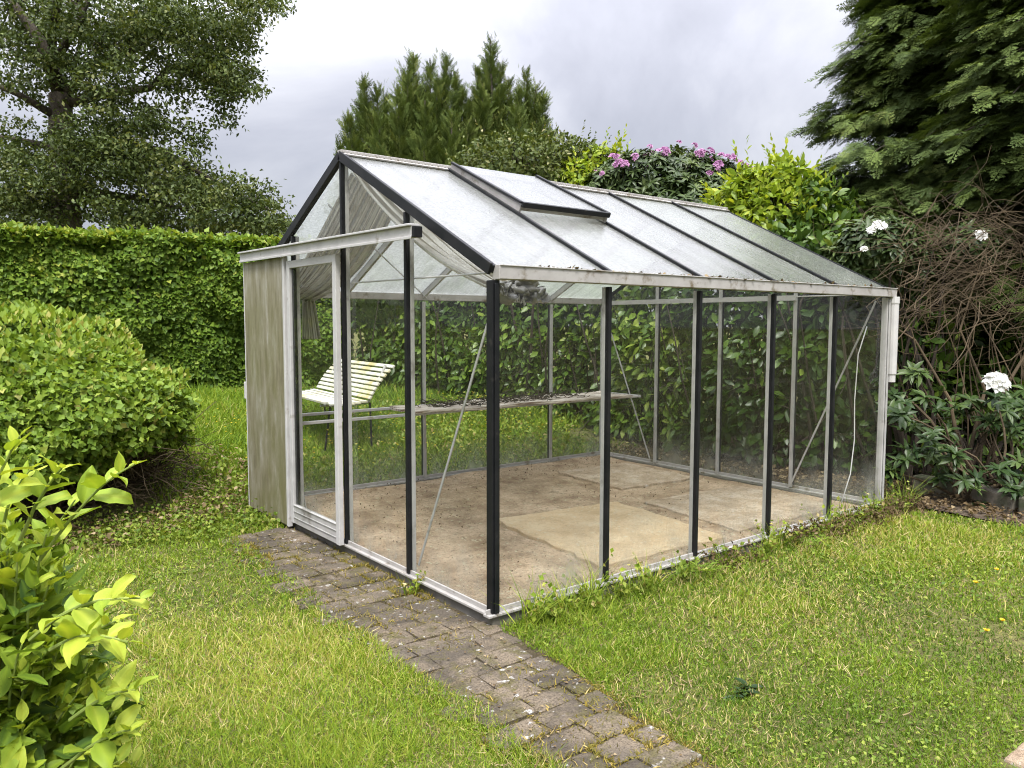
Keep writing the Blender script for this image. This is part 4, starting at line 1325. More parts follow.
# ---- yellow-green laurel at the right end of the ridge
shrub_mound('yellow_laurel', 'vivid yellow-green laurel bush against the dark conifers at the far end of the roof', 'shrub',
            [(734, 206, 24, 22, .1), (758, 190, 25, 20, 0), (788, 176, 20, 17, .1), (806, 196, 20, 22, 0), (772, 216, 36, 28, -.1), (746, 178, 11, 9, 0), (772, 176, 12, 10, -.1), (790, 260, 50, 40, .2)], 8.3, G['yellow'], 0.105, 900, LEAF, base_uv=(780, 330))

shrub_mound('green_laurel', 'mid-green laurel between the yellow-green laurel and the tall shaded rhododendron', 'shrub',
            [(815, 212, 24, 30, 0), (842, 222, 24, 26, .1), (830, 245, 40, 30, -.1), (800, 240, 30, 26, -.1)], 8.1, G['laurel'], 0.115, 800, LEAF, base_uv=(830, 340))

# ---- laurel hedge wrapping the back of the greenhouse
lau = thing('laurel_hedge', 'tall dark laurel hedge wrapping round the back and far end of the greenhouse', 'hedge', (4.9, 2.5, -.06))
sc = Scatter()
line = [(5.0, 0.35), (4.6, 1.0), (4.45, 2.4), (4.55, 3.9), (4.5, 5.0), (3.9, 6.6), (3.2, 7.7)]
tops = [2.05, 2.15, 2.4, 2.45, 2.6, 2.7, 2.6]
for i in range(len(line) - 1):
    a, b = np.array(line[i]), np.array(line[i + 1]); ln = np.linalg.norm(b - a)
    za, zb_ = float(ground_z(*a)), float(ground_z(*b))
    hedge_leaves(sc, a, b, 1.1, za + .12, zb_ + .12, tops[i], tops[i + 1], int(2500 * ln), 0.125, LEAF, .16, .17, 60 + i, .75, var_pow=(2.2, 1.7, 1.1, .8, .9, .9)[i], vamp=.28)  # right-hand stretches get darker leaf tones, painting in shade from the conifers
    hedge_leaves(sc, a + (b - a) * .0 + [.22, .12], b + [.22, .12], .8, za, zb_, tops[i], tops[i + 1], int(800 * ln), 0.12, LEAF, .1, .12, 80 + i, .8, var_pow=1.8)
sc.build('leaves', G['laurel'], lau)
mb = MB()
for i in range(len(line) - 1):
    a, b = np.array(line[i]), np.array(line[i + 1])
    for k in range(46):
        q = a + (b - a) * random.random() + np.array([random.uniform(.1, .8), random.uniform(-.1, .3)])
        branch(mb, (*q, -.05), (q[0] + random.uniform(-.5, .3), q[1] + random.uniform(-.4, .4), random.uniform(.9, 2.2)), .022, .005, 0, 6, .07, 5)
    for k in range(70):
        q = a + (b - a) * random.random() + np.array([random.uniform(-.05, .4), random.uniform(-.1, .2)])
        p0 = np.array([*q, random.uniform(.0, 1.2)]); branch(mb, p0, p0 + rng.normal(size=3) * [.3, .3, .25], .006, .002, 0, 5, .1, 4)
obj('stems', mb, M['twig_dark'], lau)


# ---- big drooping cypresses at the right
def cypress(name, label, base_uv, t, zt, prof, nb, group, seed, size=0.34, facing=1.0, zlo=1.3):
    b = at(*base_uv, t); gz = float(ground_z(b[0], b[1]))
    o = thing(name, label, 'conifer', (b[0], b[1], gz), group)
    sc = Scatter(); tr = MB()
    tr.tube([(b[0], b[1], gz - .1), (b[0] + .05, b[1], zt * .5), (b[0], b[1], zt)], [.20, .13, .03], 9)
    tocam = CAM[:2] - b[:2]; a0 = math.atan2(tocam[1], tocam[0])
    for k in range(nb):
        z = zlo + (zt - zlo) * (k + random.random()) / nb
        a = a0 + random.uniform(-1.9, 1.9) * facing
        R = np.interp(z, prof[0], prof[1]) * random.uniform(.72, 1.08)
        rise = random.uniform(.10, .34)
        p0 = np.array([b[0], b[1], z - R * .25])
        dirv = np.array([math.cos(a), math.sin(a), 0])
        nseg = 9
        pts = [p0 + dirv * R * s + np.array([0, 0, R * (rise * s * 1.7 - .40 * s ** 2.4)]) + rng.normal(size=3) * .015 for s in np.linspace(0, 1, nseg)]
        tr.tube(pts, list(np.linspace(.028, .004, nseg)), 5)
        pts = np.array(pts)
        m = int(34 + R * 34)
        s = rng.uniform(.12, 1, m) ** .8
        P = np.stack([np.interp(s * (nseg - 1), range(nseg), pts[:, q]) for q in range(3)], -1)
        side = np.array([-dirv[1], dirv[0], 0])
        sg = rng.choice([-1, 1], m)
        ang = rng.uniform(.15, 1.05, m) * (1.05 - s * .6)
        fw = dirv * np.cos(ang)[:, None] + side * (sg * np.sin(ang))[:, None] + np.stack([0 * s, 0 * s, rng.uniform(-.55, .18, m) - .15 * s], -1)
        P = P + side * (sg * rng.random(m) * .16 * R)[:, None] + rng.normal(size=(m, 3)) * [.03, .03, .05]
        nr = np.array([0, 0, 1.0]) + dirv * .45 + unit(m) * .55
        ln = size * rng.uniform(.6, 1.15, m) * (1.05 - .25 * s)
        vr = np.clip(rng.beta(2, 2.5, m) * .8 + .28 * s ** 3 + random.uniform(-.1, .1), 0, 1)
        idx = rng.integers(0, 4, m)
        for q in range(4):
            mk = idx == q
            sc.add(FRONDS[q], P[mk], fw[mk], nr[mk], ln[mk], vr[mk])
    sc.build('foliage', G['conifer_dark'], o); obj('trunk', tr, M['bark'], o)
    return o


GC = 'large drooping conifers at the right'
cypress('drooping_conifer', 'large dark drooping conifer with tiered sprays reaching left over the yellow laurel', (925, 330), 9.4, 8.0, ([1.2, 2.4, 3.3, 3.8, 4.5, 5.4, 8], [1.5, 1.75, 1.80, 1.55, 1.15, .85, .2]), 250, GC, 1, 0.34, zlo=.9)
cypress('drooping_conifer', 'nearer drooping conifer cut off by the right edge, with pale spray tips', (1075, 330), 7.6, 7.5, ([1.2, 2.2, 3.4, 4.6, 6, 7.5], [1.05, 1.40, 1.55, 1.40, 1.0, .3]), 190, GC, 2, 0.30, zlo=2.1)
cypress('drooping_conifer', 'dark conifer filling the gap behind the other two conifers', (1015, 330), 11.0, 9.0, ([1.2, 2.4, 4, 6, 9], [1.9, 2.1, 1.9, 1.5, .5]), 170, GC, 3, 0.42, zlo=.6)

# ---- dead brushwood under the conifer
dc = at(985, 285, 6.7); gz = -.06
dead = thing('dead_shrub', 'tangled dead brown brushwood under the conifer at the right edge', 'dead shrub', (dc[0], dc[1], gz))
mb = MB()
for k in range(520):
    th = random.uniform(0, 6.28)
    p0 = at(random.uniform(905, 1075), random.uniform(212, 318), 6.75 + random.uniform(-.45, .55))
    ln = random.uniform(.25, .7)
    ang = random.uniform(-.5, .9) + (PI if random.random() < .6 else 0)
    d = _r * math.cos(ang) + np.array([0, 0, 1]) * math.sin(ang) * .75 + rng.normal(size=3) * .35
    branch(mb, p0, p0 + d * ln, random.uniform(.0026, .006), .0013, random.uniform(-.28, .22), 7, .14, 4)
for k in range(14):
    p0 = np.array([dc[0] + random.uniform(-.3, .5), dc[1] + random.uniform(-.5, .3), gz]); p1 = at(random.uniform(900, 1060), random.uniform(205, 330), 6.8 + random.uniform(-.3, .4))
    branch(mb, p0, p1, .008, .003, .08, 8, .10, 6)
for (pix) in (((962, 470), (950, 400), (915, 340), (880, 318)), ((965, 470), (985, 390), (960, 330), (985, 250)), ((970, 470), (1010, 380), (1040, 330), (1070, 250)), ((960, 465), (930, 420), (905, 395), (890, 340))):
    mb.tube([at(u_, v_, 6.55 + .05 * q) for q, (u_, v_) in enumerate(pix)], [.018, .014, .009, .004], 7)
for k in range(10):
    p0 = at(random.uniform(900, 1040), random.uniform(300, 360), 6.6 + random.uniform(-.2, .3))
    branch(mb, p0, p0 + np.array([random.uniform(-.1, .1), random.uniform(-.1, .1), -random.uniform(.2, .6)]), .005, .002, 0, 6, .12, 4)
obj('branches', mb, M['twig'], dead)

# ---- dark evergreen backing behind brushwood (a laurel in the shade)
shrub_mound('shade_shrub', 'dark evergreen shrub in the shade behind the brushwood and the white rhododendron', 'shrub',
            [(915, 330, 34, 70, .8), (1010, 380, 80, 80, 1.1), (905, 400, 50, 90, .5), (980, 430, 80, 70, .7), (1060, 400, 60, 90, .9)], 6.9, G['laurel'], 0.12, 170, LEAF, base_uv=(975, 490))

# ---- white rhododendron bottom right
rb = at(985, 485, 6.35)
rh = thing('white_rhododendron', 'sprawling rhododendron with a big white flower head, behind the stone edging', 'shrub', (rb[0], rb[1], -.06))
sc = Scatter(); st = MB()
heads = []
for (u_, v_, t) in ((925, 398, 6.3), (902, 415, 6.2), (930, 440, 6.2), (955, 455, 6.1), (905, 450, 6.3), (985, 420, 6.4), (1010, 430, 6.3), (1018, 462, 6.1), (1000, 470, 6.0), (975, 480, 6.1), (890, 470, 6.3), (948, 430, 6.5),
                    (1030, 440, 6.2), (1045, 470, 6.1), (995, 398, 6.3), (1012, 405, 6.4), (1024, 390, 6.5), (970, 400, 6.6), (915, 425, 6.5), (938, 462, 6.3), (1060, 430, 6.3), (1010, 488, 5.95), (1035, 490, 5.9), (960, 470, 6.4), (895, 395, 6.6), (1040, 410, 6.5), (912, 372, 6.6)):
    hp = at(u_, v_, t); heads.append(hp)
    bs = rb + np.array([random.uniform(-.25, .25), random.uniform(-.25, .25), 0]); bs[2] = -.06
    branch(st, bs, hp, .013, .005, .05, 7, .07, 6)
heads = np.array(heads)
for rep in range(2):
    hh = heads + rng.normal(size=heads.shape) * .05 * (rep > 0) - np.array([0, 0, .06 * rep])
    rosettes(sc, hh, np.tile(-_f * .6 + [0, 0, .9], (len(hh), 1)) + unit(len(hh)) * .4, .125, 13, None, .1, 1.0)
extra = heads[rng.integers(0, len(heads), 40)] + rng.normal(size=(40, 3)) * [.12, .12, .10]
rosettes(sc, extra, np.tile([0, 0, 1.0], (40, 1)) + unit(40) * .6, .10, 8, None, .0, .8)
sc.build('leaves', G['rhodo_light'], rh); obj('stems', st, M['twig'], rh)
up = np.array([[0, 0, 1.0]]) - _f[None] * .7
for (u_, v_, t, s) in ((995, 385, 6.15, .115), (889, 371, 6.25, .035)):
    fl = Scatter(); truss(fl, at(u_, v_, t)[None], up, s, 22); fl.build('flower_head', G['white'], rh)
# a second one, taller, whose flowers show beside the gutter end
o, sp = shrub_mound('tall_rhododendron', 'tall shaded rhododendron with a few white flowers beside the gutter end', 'shrub',
                    [(880, 246, 36, 26, 0), (905, 262, 30, 30, .2), (860, 268, 36, 30, .2), (968, 244, 30, 16, .1)], 7.0, G['rhodo'], 0.12, 420, base_uv=(900, 470), ros=9)
fl = Scatter()
for (u_, v_, s) in ((879, 228, .06), (871, 232, .04), (980, 238, .06), (864, 250, .03)):
    fl = Scatter(); truss(fl, at(u_, v_, 6.55)[None], up, s * 1.25, 14); fl.build('flower_head', G['white'], o)

# ------------------------------------------------------------------ stone edging and bare soil at the right
ke0 = at(905, 487, 6.55); ke0[2] = -.06
KE = [(4.64, 0.16), (4.62, -0.30), (4.42, -0.72), (4.36, -1.3), (4.25, -2.0)]
widths = [.34, .48, .55, .6]
for i in range(4):
    a = np.array(KE[i]); b = np.array(KE[i + 1]); d = (b - a) / np.linalg.norm(b - a)
    mb = MB()
    p0 = np.array([*(a + d * .012), 0.015 + random.uniform(-.02, .02)]); p1 = np.array([*(b - d * .012), 0.01 + random.uniform(-.02, .02)])
    mb.bar(p0, p1, 0.13, 0.17)
    o = obj('edging_stone', mb, M['kerb'], None, 0.012)
    tag(o, ('short grey edging stone nearest the greenhouse corner', 'second edging stone from the greenhouse, below the rhododendron leaves', 'long mossy edging stone, third from the greenhouse', 'edging stone at the right edge of the picture')[i], 'edging stone', 'edging stones along the shrub bed')
mb = MB()
ring = [(3.95, 0.25), (4.6, 0.22), (4.55, -0.3), (4.35, -.72), (4.28, -1.3), (4.15, -2.1), (3.9, -2.2), (3.98, -1.4), (4.0, -.8), (4.05, -.3)]
mb.add([(x, y, -0.043) for x, y in ring], [tuple(range(len(ring)))])
struct(obj('bare_soil_path', mb, M['bare']))
mb = MB()
ring = [(4.62, .3), (4.6, -.3), (4.4, -.72), (4.33, -1.3), (4.2, -2.1), (7.5, -2.6), (8, 3), (4.3, 4.2), (4.0, 3.0), (4.0, .4)]
mb.add([(x, y, -0.036) for x, y in ring], [tuple(range(len(ring)))])
struct(obj('shrub_bed', mb, M['bed_soil']))
sc = Scatter(); n = 9000
x = rng.uniform(3.9, 5.6, n); y = rng.uniform(-1.9, 3.6, n)
k = (x > np.interp(y, [-2, -.8, .25, 3.6], [3.95, 4.0, 3.95, 3.85])); x, y = x[k], y[k]; n = len(x)
sc.add(DIAW, np.stack([x, y, -.03 + .03 * rng.random(n)], -1), unit(n) * [1, 1, .3], unit(n) * .7 + [0, 0, 1], rng.uniform(.012, .05, n), rng.random(n))
o = sc.build('bed_litter', G['litter']); tag(o, 'brown fallen leaves on the shaded bed under the shrubs', 'leaf litter', kind='stuff')
# paving slab peeping in at lower right
mb = MB(); mb.box((0.62, -2.42, -.10), (1.02, -1.965, -.044))
tag(obj('paving_slab', mb, M['slab_grey'], None, .01), 'worn sandy paving slab half sunk in the lawn at the lower right corner', 'slab')

# ------------------------------------------------------------------ lawn


def polar(n, r0, r1, a0=-0.78, a1=0.80):
    r = np.exp(rng.uniform(math.log(r0), math.log(r1), n)); a = YAW + rng.uniform(a0, a1, n)
    return CX + r * np.cos(a), CY + r * np.sin(a), r


def lawn_ok(x, y, pad=0.0):
    wob = .035 * noise3(np.stack([x * 0, y, 0 * x], -1), 6, 170) + .02 * noise3(np.stack([x, y, 0 * x], -1), 17, 171)
    k = ~in_path(x + np.where(y > -.05, np.minimum(wob, .03), wob), y, -0.035 + pad) & ~in_house(x, y, 0.05)
    # sliding leaf, bed and bare ground
    k &= ~((x > np.interp(y, [-2.2, -1.3, -.8, .3, 4.2], [4.0, 4.05, 4.08, 3.98, 4.1])) & (y < 4.2))
    k &= ~((np.hypot(x - bc[0], y - bc[1]) < .95))
    k &= ~((x > .58) & (x < 1.04) & (y > -2.44) & (y < -1.96))
    return k


sc = Scatter()
x, y, r = polar(560000, 1.9, 11.5)
k = lawn_ok(x, y) & (y < 10.0 - (x + 5) * .23)
x, y, r = x[k], y[k], r[k]; n = len(x)
P = np.stack([x, y, ground_z(x, y) - .004], -1)
pat = noise3(P * [1, 1, 0], 2.2, 90); pat2 = noise3(P * [1, 1, 0], 6.5, 91)
thin = rng.random(n) < np.clip(.92 + .25 * pat2 + .15 * pat, .55, 1)
x, y, r, P, pat, pat2 = x[thin], y[thin], r[thin], P[thin], pat[thin], pat2[thin]; n = len(x)
back = smooth(2.9, 4.5, y)
nearbase = np.exp(-np.maximum(0, -y) / .28) * ((x > 0) & (x < 3.9) & (y < 0))
h = (0.022 + .012 * np.clip(pat, -.3, 1) + .010 * (pat2 > .4)) * rng.uniform(.6, 1.5, n) * (1 + 1.9 * back) + .035 * nearbase * rng.random(n)
tall = rng.random(n) < .012; h = np.where(tall, h * 2.2, h)
w = 0.0031 * np.clip(r / 2.6, 1, 4) * rng.uniform(.7, 1.3, n)
fw = unit(n) * .62 + [0, 0, .85]
var = np.clip(rng.beta(1.7, 2.1, n) * .78 + .26 * pat + .14 * pat2 - .12 * back + .03, 0, .80)
dry = rng.random(n) < np.clip(.11 + .34 * noise3(P * [1, 1, 0], 3.3, 95), .03, .60) * (1 - .8 * back)
var = np.where(dry, rng.uniform(.8, 1, n), var)
half = rng.random(n) < .5
sc.add(BLADE, P[half], fw[half], unit(half.sum()) + [0, 0, .2], h[half] * 1.35, var[half], w[half])
sc.add(BLADE2, P[~half], fw[~half], unit((~half).sum()) + [0, 0, .2], h[~half] * 1.35, var[~half], w[~half])
o = sc.build('grass', G['grass']); tag(o, 'short patchy green and straw coloured lawn grass', 'grass', kind='stuff')

sc = Scatter()
x, y, r = polar(46000, 1.9, 9)
wn = noise3(np.stack([x, y, 0 * x], -1), 3.0, 97)
dens = .30 + .45 * wn + .9 * np.exp(-np.maximum(0, -y) / .35) * ((x > 0) & (x < 4) & (y < 0)) + .6 * smooth(1.6, 2.6, x) * (y < 0) + .8 * ((y > 1.6) & (y < 3.4) & (x < -.1))
k = lawn_ok(x, y, .02) & (rng.random(len(x)) < dens) & (y < 3.6)
x, y, r = x[k], y[k], r[k]; n = len(x)
P = np.stack([x, y, ground_z(x, y) + .006 + .022 * rng.random(n)], -1)
sc.add(DIAW, P, unit(n) * [1, 1, .35] + [0, 0, .15], unit(n) * .5 + [0, 0, 1], rng.uniform(.008, .021, n) * np.clip(r / 3.4, 1, 1.5), np.clip(rng.beta(2, 2.2, n), 0, 1))
o = sc.build('lawn_weeds', G['weed']); tag(o, 'small broad leaved clover and weeds growing through the lawn', 'weeds', kind='stuff')

# dry litter and thatch scattered in the lawn
sc = Scatter()
x, y, r = polar(26000, 1.9, 8)
wn = noise3(np.stack([x, y, 0 * x], -1), 3.6, 99)
k = lawn_ok(x, y, .02) & (rng.random(len(x)) < .25 + .5 * wn + .5 * np.exp(-np.maximum(0, -y) / .25) * ((x > 1) & (x < 4) & (y < 0))) & (y < 3.6)
x, y, r = x[k], y[k], r[k]; n = len(x)
P = np.stack([x, y, ground_z(x, y) + .004 + .012 * rng.random(n)], -1)
sc.add(BLADE, P, unit(n) * [1, 1, .12], unit(n) * .3 + [0, 0, 1], rng.uniform(.02, .06, n), np.clip(rng.beta(3, 1.6, n), 0, 1), rng.uniform(.002, .006, n))
o = sc.build('dry_thatch', G['litter']); tag(o, 'dry brown thatch and fallen bits lying in the lawn', 'thatch', kind='stuff')

# moss and wisps in the path joints
sc = Scatter(); n = 15000
x = rng.uniform(-.66, .02, n); y = rng.uniform(-2.2, 2.35, n)
m1 = noise3(np.stack([x * 2, y * 1.2, 0 * x], -1), 5, 101)
k = in_path(x, y, 0.01) & (rng.random(n) < np.clip(m1 * .9 - .05, .02, 1))
edge = (x - path_edge(y) < .07) & (rng.random(n) < .5)
k = k | (edge & in_path(x, y, .02))
x, y = x[k], y[k]; n = len(x)
P = np.stack([x, y, np.full(n, -.052)], -1)
sc.add(BLADE2, P, unit(n) + [0, 0, .45], unit(n), rng.uniform(.010, .034, n), np.clip(rng.beta(2, 2, n), 0, 1), rng.uniform(.002, .005, n))
o = sc.build('path_moss', G['moss']); tag(o, 'yellowish moss and grass wisps in the joints of the paver path', 'moss', kind='stuff')
sc = Scatter(); P = []
for a, b in JOINTS:
    mm = float(noise3(np.array([[a[0] * 2, a[1], 0.3]]), 4, 111)[0])
    if a[1] < -2.3 or mm < -.30: continue
    for q in range(int((70 if mm > .25 else 26) * (mm + .36))):
        t = random.random(); P.append((a[0] + (b[0] - a[0]) * t + random.gauss(0, .009), a[1] + (b[1] - a[1]) * t + random.gauss(0, .009), -.053))
P = np.array(P); n = len(P)
sc.add(BLADE2, P, unit(n) + [0, 0, .35], unit(n), rng.uniform(.010, .030, n), np.clip(rng.beta(2, 2, n), 0, 1), rng.uniform(.002, .006, n))
o = sc.build('joint_moss', G['moss']); tag(o, 'yellow green moss lines growing along the paver joints', 'moss', kind='stuff')
# bits and stones on the path
sc = Scatter(); n = 420
x = rng.uniform(-.55, -.05, n); y = rng.uniform(-1.9, 2.2, n)
sc.add(DIAW, np.stack([x, y, np.full(n, -.043)], -1), unit(n) * [1, 1, .1], unit(n) * .2 + [0, 0, 1], rng.uniform(.006, .02, n), rng.random(n))
o = sc.build('path_litter', G['litter']); tag(o, 'small dry bits and petals scattered on the paver path', 'litter', kind='stuff')

# ground cover between the round shrub and the path
sc = Scatter(); n = 16000
x = rng.uniform(-1.9, .1, n); y = rng.uniform(1.9, 4.2, n)
dd = noise3(np.stack([x, y, 0 * x], -1), 3, 104)
k = (rng.random(n) < .55 + .5 * dd) & ~in_path(x, y, .0) & (np.hypot(x - bc[0], y - bc[1]) > .8) & (x < -.08) & (y > 2.25 + .35 * (x < -.5) * (-.5 - x))
x, y = x[k], y[k]; n = len(x)
hgt = .04 + .10 * rng.random(n) * (y > 2.2)
P = np.stack([x, y, ground_z(x, y) + hgt * rng.random(n)], -1)
sc.add(DIAW, P, unit(n) + [0, 0, .1], unit(n) * .6 + [0, 0, 1], rng.uniform(.018, .04, n), np.clip(rng.beta(2, 2.2, n), 0, 1))
o = sc.build('ground_cover', G['weed']); tag(o, 'low leafy ground cover between the round shrub and the path', 'ground cover', kind='stuff')

# rough long grass beyond the greenhouse, round the bench
sc = Scatter(); n = 42000
x = rng.uniform(-.6, 3.6, n); y = rng.uniform(3.1, 7.4, n)
dd = noise3(np.stack([x, y, 0 * x], -1), 2.0, 130)
k = rng.random(n) < .45 + .5 * dd
x, y = x[k], y[k]; n = len(x)
P = np.stack([x, y, ground_z(x, y) - .01], -1)
sc.add(BLADE2, P, unit(n) * .5 + [0, 0, 1.0], unit(n), rng.uniform(.06, .17, n), np.clip(rng.beta(2, 3.2, n), 0, .72), rng.uniform(.006, .011, n))
o = sc.build('long_grass', G['grass']); tag(o, 'long rough grass behind the greenhouse around the bench', 'grass', kind='stuff')
# tall weeds and buttercups beyond the glass
sc = Scatter(); n = 16000
x = rng.uniform(-.2, 4.4, n); y = rng.uniform(3.05, 5.6, n)
dd = noise3(np.stack([x, y, 0 * x], -1), 2.5, 106)
k = (rng.random(n) < .35 + .55 * dd) & (x < 4.4 - .1 * (y - 3))
x, y = x[k], y[k]; n = len(x)
P = np.stack([x, y, ground_z(x, y) + .22 * rng.random(n) ** 1.3], -1)
sc.add(DIA, P, unit(n) + [0, 0, .5], unit(n) + [0, 0, .6], rng.uniform(.03, .065, n), np.clip(rng.beta(2, 2, n) + .1, 0, 1))
o = sc.build('tall_weeds', G['weed']); tag(o, 'tall leafy weeds in the long grass behind the greenhouse', 'weeds', kind='stuff')
sc = Scatter(); n = 330
x = rng.uniform(.2, 4.0, n); y = rng.uniform(3.2, 5.4, n)
P = np.stack([x, y, ground_z(x, y) + rng.uniform(.12, .3, n)], -1)
for j in range(5):
    t = 2 * PI * j / 5
    e = np.tile([math.cos(t), math.sin(t), .5], (n, 1))
    sc.add(DIAW, P, e, np.tile([0, 0, 1.0], (n, 1)), .013, rng.random(n))
o = sc.build('buttercups', G['gold']); tag(o, 'tiny yellow buttercup flowers sprinkled through the grass behind the glass', 'flowers', kind='stuff')


# weeds along the foot of the front glass
def weed_clump(x, y, n, h, mat, label, name='weed_clump', cat='weed', group='weeds along the front sill', leafy=False):
    sc = Scatter()
    h *= 1.45
    m = n // 5 if leafy else n
    P = np.stack([x + rng.normal(size=m) * .035, y + rng.normal(size=m) * .02, np.full(m, -.065)], -1)
    sc.add(BLADE2, P, unit(m) * .45 + [0, 0, 1.0], unit(m), rng.uniform(.5, 1.1, m) * h, np.clip(rng.beta(2, 2, m), 0, .8), .006)
    for q in range(9 if leafy else 4):           # leafy stems rising from one foot
        a0 = random.uniform(0, 6.28); tip = np.array([x + math.cos(a0) * h * random.uniform(.2, 1.0), y + math.sin(a0) * h * .6, -.06 + h * random.uniform(.4, 1.0)])
        k = 9; t = np.linspace(.1, 1, k)[:, None]
        P = np.array([x, y, -.062]) * (1 - t) + tip * t
        sc.add(DIAW, P, unit(k) + [0, 0, .35], unit(k) + [0, 0, .8], rng.uniform(.018, .038, k), np.clip(rng.beta(2, 2, k) + .15, 0, 1))
        sc.add(BLADE, np.array([[x, y, -.065]]), (tip - [x, y, -.065])[None], unit(1), np.linalg.norm(tip - [x, y, -.065]), .3, .004)
    o = sc.build(name, mat); tag(o, label, cat, group)


for x, h, lab in ((0.16, .16, 'grassy weed tuft against the sill next to the black corner post'), (0.38, .13, 'leafy weed tuft at the sill in the first glass bay'), (0.56, .19, 'tall grass weed at the sill just left of the second bar'),
                  (1.02, .12, 'low weed at the sill left of the small fern'), (2.15, .13, 'weed tuft at the sill in the third glass bay'), (2.75, .15, 'weed tuft by the base of the fourth bar'), (3.1, .17, 'weed tuft by the base of the fifth bar'), (3.55, .14, 'weed tuft at the sill by the far corner')):
    weed_clump(x, -.09, 46, h, G['grass'], lab)
for x, yy, h, lab in ((0.48, -.16, .09, 'low leafy weed patch just right of the black corner post'), (0.90, -.17, .10, 'weed patch between the second bar and the bright fern'), (2.28, -.10, .13, 'upright weed patch just left of the smaller fern'), (3.75, -.12, .13, 'leafy weed patch by the far corner post'), (0.28, -.13, .10, 'spreading weed patch in front of the first glass bay'), (0.75, -.11, .10, 'spreading weed patch in front of the second bar'), (1.22, -.14, .13, 'leafy weed patch left of the bright fern'), (1.62, -.12, .12, 'leafy weed patch right of the bright fern'),
                  (1.95, -.15, .10, 'low weed patch in front of the middle bay'), (2.55, -.14, .12, 'low weed patch right of the smaller fern'), (2.95, -.16, .14, 'leafy weed patch between the last two bars'), (3.35, -.13, .12, 'leafy weed patch in front of the last bay')):
    weed_clump(x, yy, 80, h, G['weed'], lab, leafy=True)
weed_clump(-.075, .62, 16, .10, G['grass'], 'grass tuft growing from the path beside the gable sill', group=None)
weed_clump(3.93, -.10, 60, .20, G['weed'], 'leafy weed clump outside the far front corner of the greenhouse', group=None)


sc = Scatter(); n = 7000
x = rng.uniform(1.3, 4.05, n); y = -.06 - np.abs(rng.normal(size=n)) * .09
k = rng.random(n) < .25 + .6 * noise3(np.stack([x, y, 0 * x], -1), 4, 140) + .3 * (x > 2.2)
x, y = x[k], y[k]; n = len(x)
sc.add(DIA, np.stack([x, y, -.05 + .10 * rng.random(n) ** 1.4], -1), unit(n) + [0, 0, .4], unit(n), rng.uniform(.012, .036, n), rng.random(n) * .8)
o = sc.build('dead_weeds', G['litter']); tag(o, 'rusty brown dead weeds and leaves banked against the front sill', 'dead weeds', kind='stuff')


def fern(x, y, s, label):
    o = thing('fern', label, 'fern', (x, y, -.06), 'small ferns at the front sill')
    sc = Scatter()
    for j in range(9):
        a = 2 * PI * j / 9 + random.uniform(-.3, .3)
        d = np.array([math.cos(a) * .8, math.sin(a) * .8, random.uniform(.6, 1.1)])
        sc.add(tpl_frond(9, False, .5, 50 + j), np.array([[x, y, -.055]]), d[None], np.array([[-d[0], -d[1], 1.0]]), s * random.uniform(.8, 1.15), random.random(), s * 1.0)
    sc.build('fronds', G['fern'], o)


fern(1.38, -.12, .17, 'bright green fern at the sill in front of the third bar')
fern(2.42, -.20, .13, 'smaller green fern between the fourth and fifth bars')

d = (_f + _r * (745 - 512) / F + _u * (384 - 692) / F); p = CAM + (-.05 - CZ) / d[2] * d
sc = Scatter(); rosettes(sc, np.array([p, p + [.05, .02, 0], p + [-.06, .01, 0]]), np.tile([0, 0, 1.0], (3, 1)), .06, 9, LEAF, .0, .4, .1)
o = sc.build('rosette_weed', G['rhodo_light']); tag(o, 'dark flat rosette weed in the lawn to the right of the path', 'weed')
# dandelions
dn = [(1003, 621, 'dandelion at the right side of the lawn, upper of two together'), (986, 631, 'dandelion at the right side of the lawn, lower of two together'), (997, 570, 'dandelion at the right edge of the lawn near the bed'), (976, 583, 'flat dandelion a little left of the one near the bed')]
for (u_, v_, lab) in dn:
    d = (_f + _r * (u_ - 512) / F + _u * (384 - v_) / F); t = (-.012 - CZ) / d[2]; p = CAM + t * d
    o = thing('dandelion', 'yellow ' + lab, 'dandelion', (p[0], p[1], -.06), 'dandelions in the lawn')
    sc = Scatter()
    for rr, el in ((1, .15), (.75, .6), (.5, 1.2)):
        m = 14; a = rng.uniform(0, 6.28, m)
        sc.add(BLADE, np.tile(p + [0, 0, .0], (m, 1)), np.stack([np.cos(a), np.sin(a), np.full(m, el)], -1), np.tile([0, 0, 1.0], (m, 1)), .019 * rr, rng.random(m), .007)
    sc.build('flower', G['gold'], o)
    mb = MB(); mb.tube([(p[0], p[1], -.065), (p[0], p[1], p[2])], .002, 5); obj('stalk', mb, M['stem_green'], o)

# ------------------------------------------------------------------ light
SUN_EL, SUN_AZ = math.radians(58), math.radians(232)      # direction TO the sun, az measured from +x
world = bpy.data.worlds.new('World'); scene.world = world; world.use_nodes = True
nt = world.node_tree; nt.nodes.clear()
wo = nt.nodes.new('ShaderNodeOutputWorld'); bg = nt.nodes.new('ShaderNodeBackground'); bg.inputs['Strength'].default_value = 0.075
sky = nt.nodes.new('ShaderNodeTexSky'); sky.sky_type = 'NISHITA'; sky.sun_disc = False
sky.sun_elevation = SUN_EL; sky.sun_rotation = math.radians(90) - SUN_AZ
tc = nt.nodes.new('ShaderNodeTexCoord')
sep = nt.nodes.new('ShaderNodeSeparateXYZ'); nt.links.new(tc.outputs['Generated'], sep.inputs[0])
zc = math_(nt, 'MAXIMUM', sep.outputs['Z'], 0.0)
den = math_(nt, 'ADD', zc, 0.48)
px = math_(nt, 'DIVIDE', sep.outputs['X'], den); py = math_(nt, 'DIVIDE', sep.outputs['Y'], den)
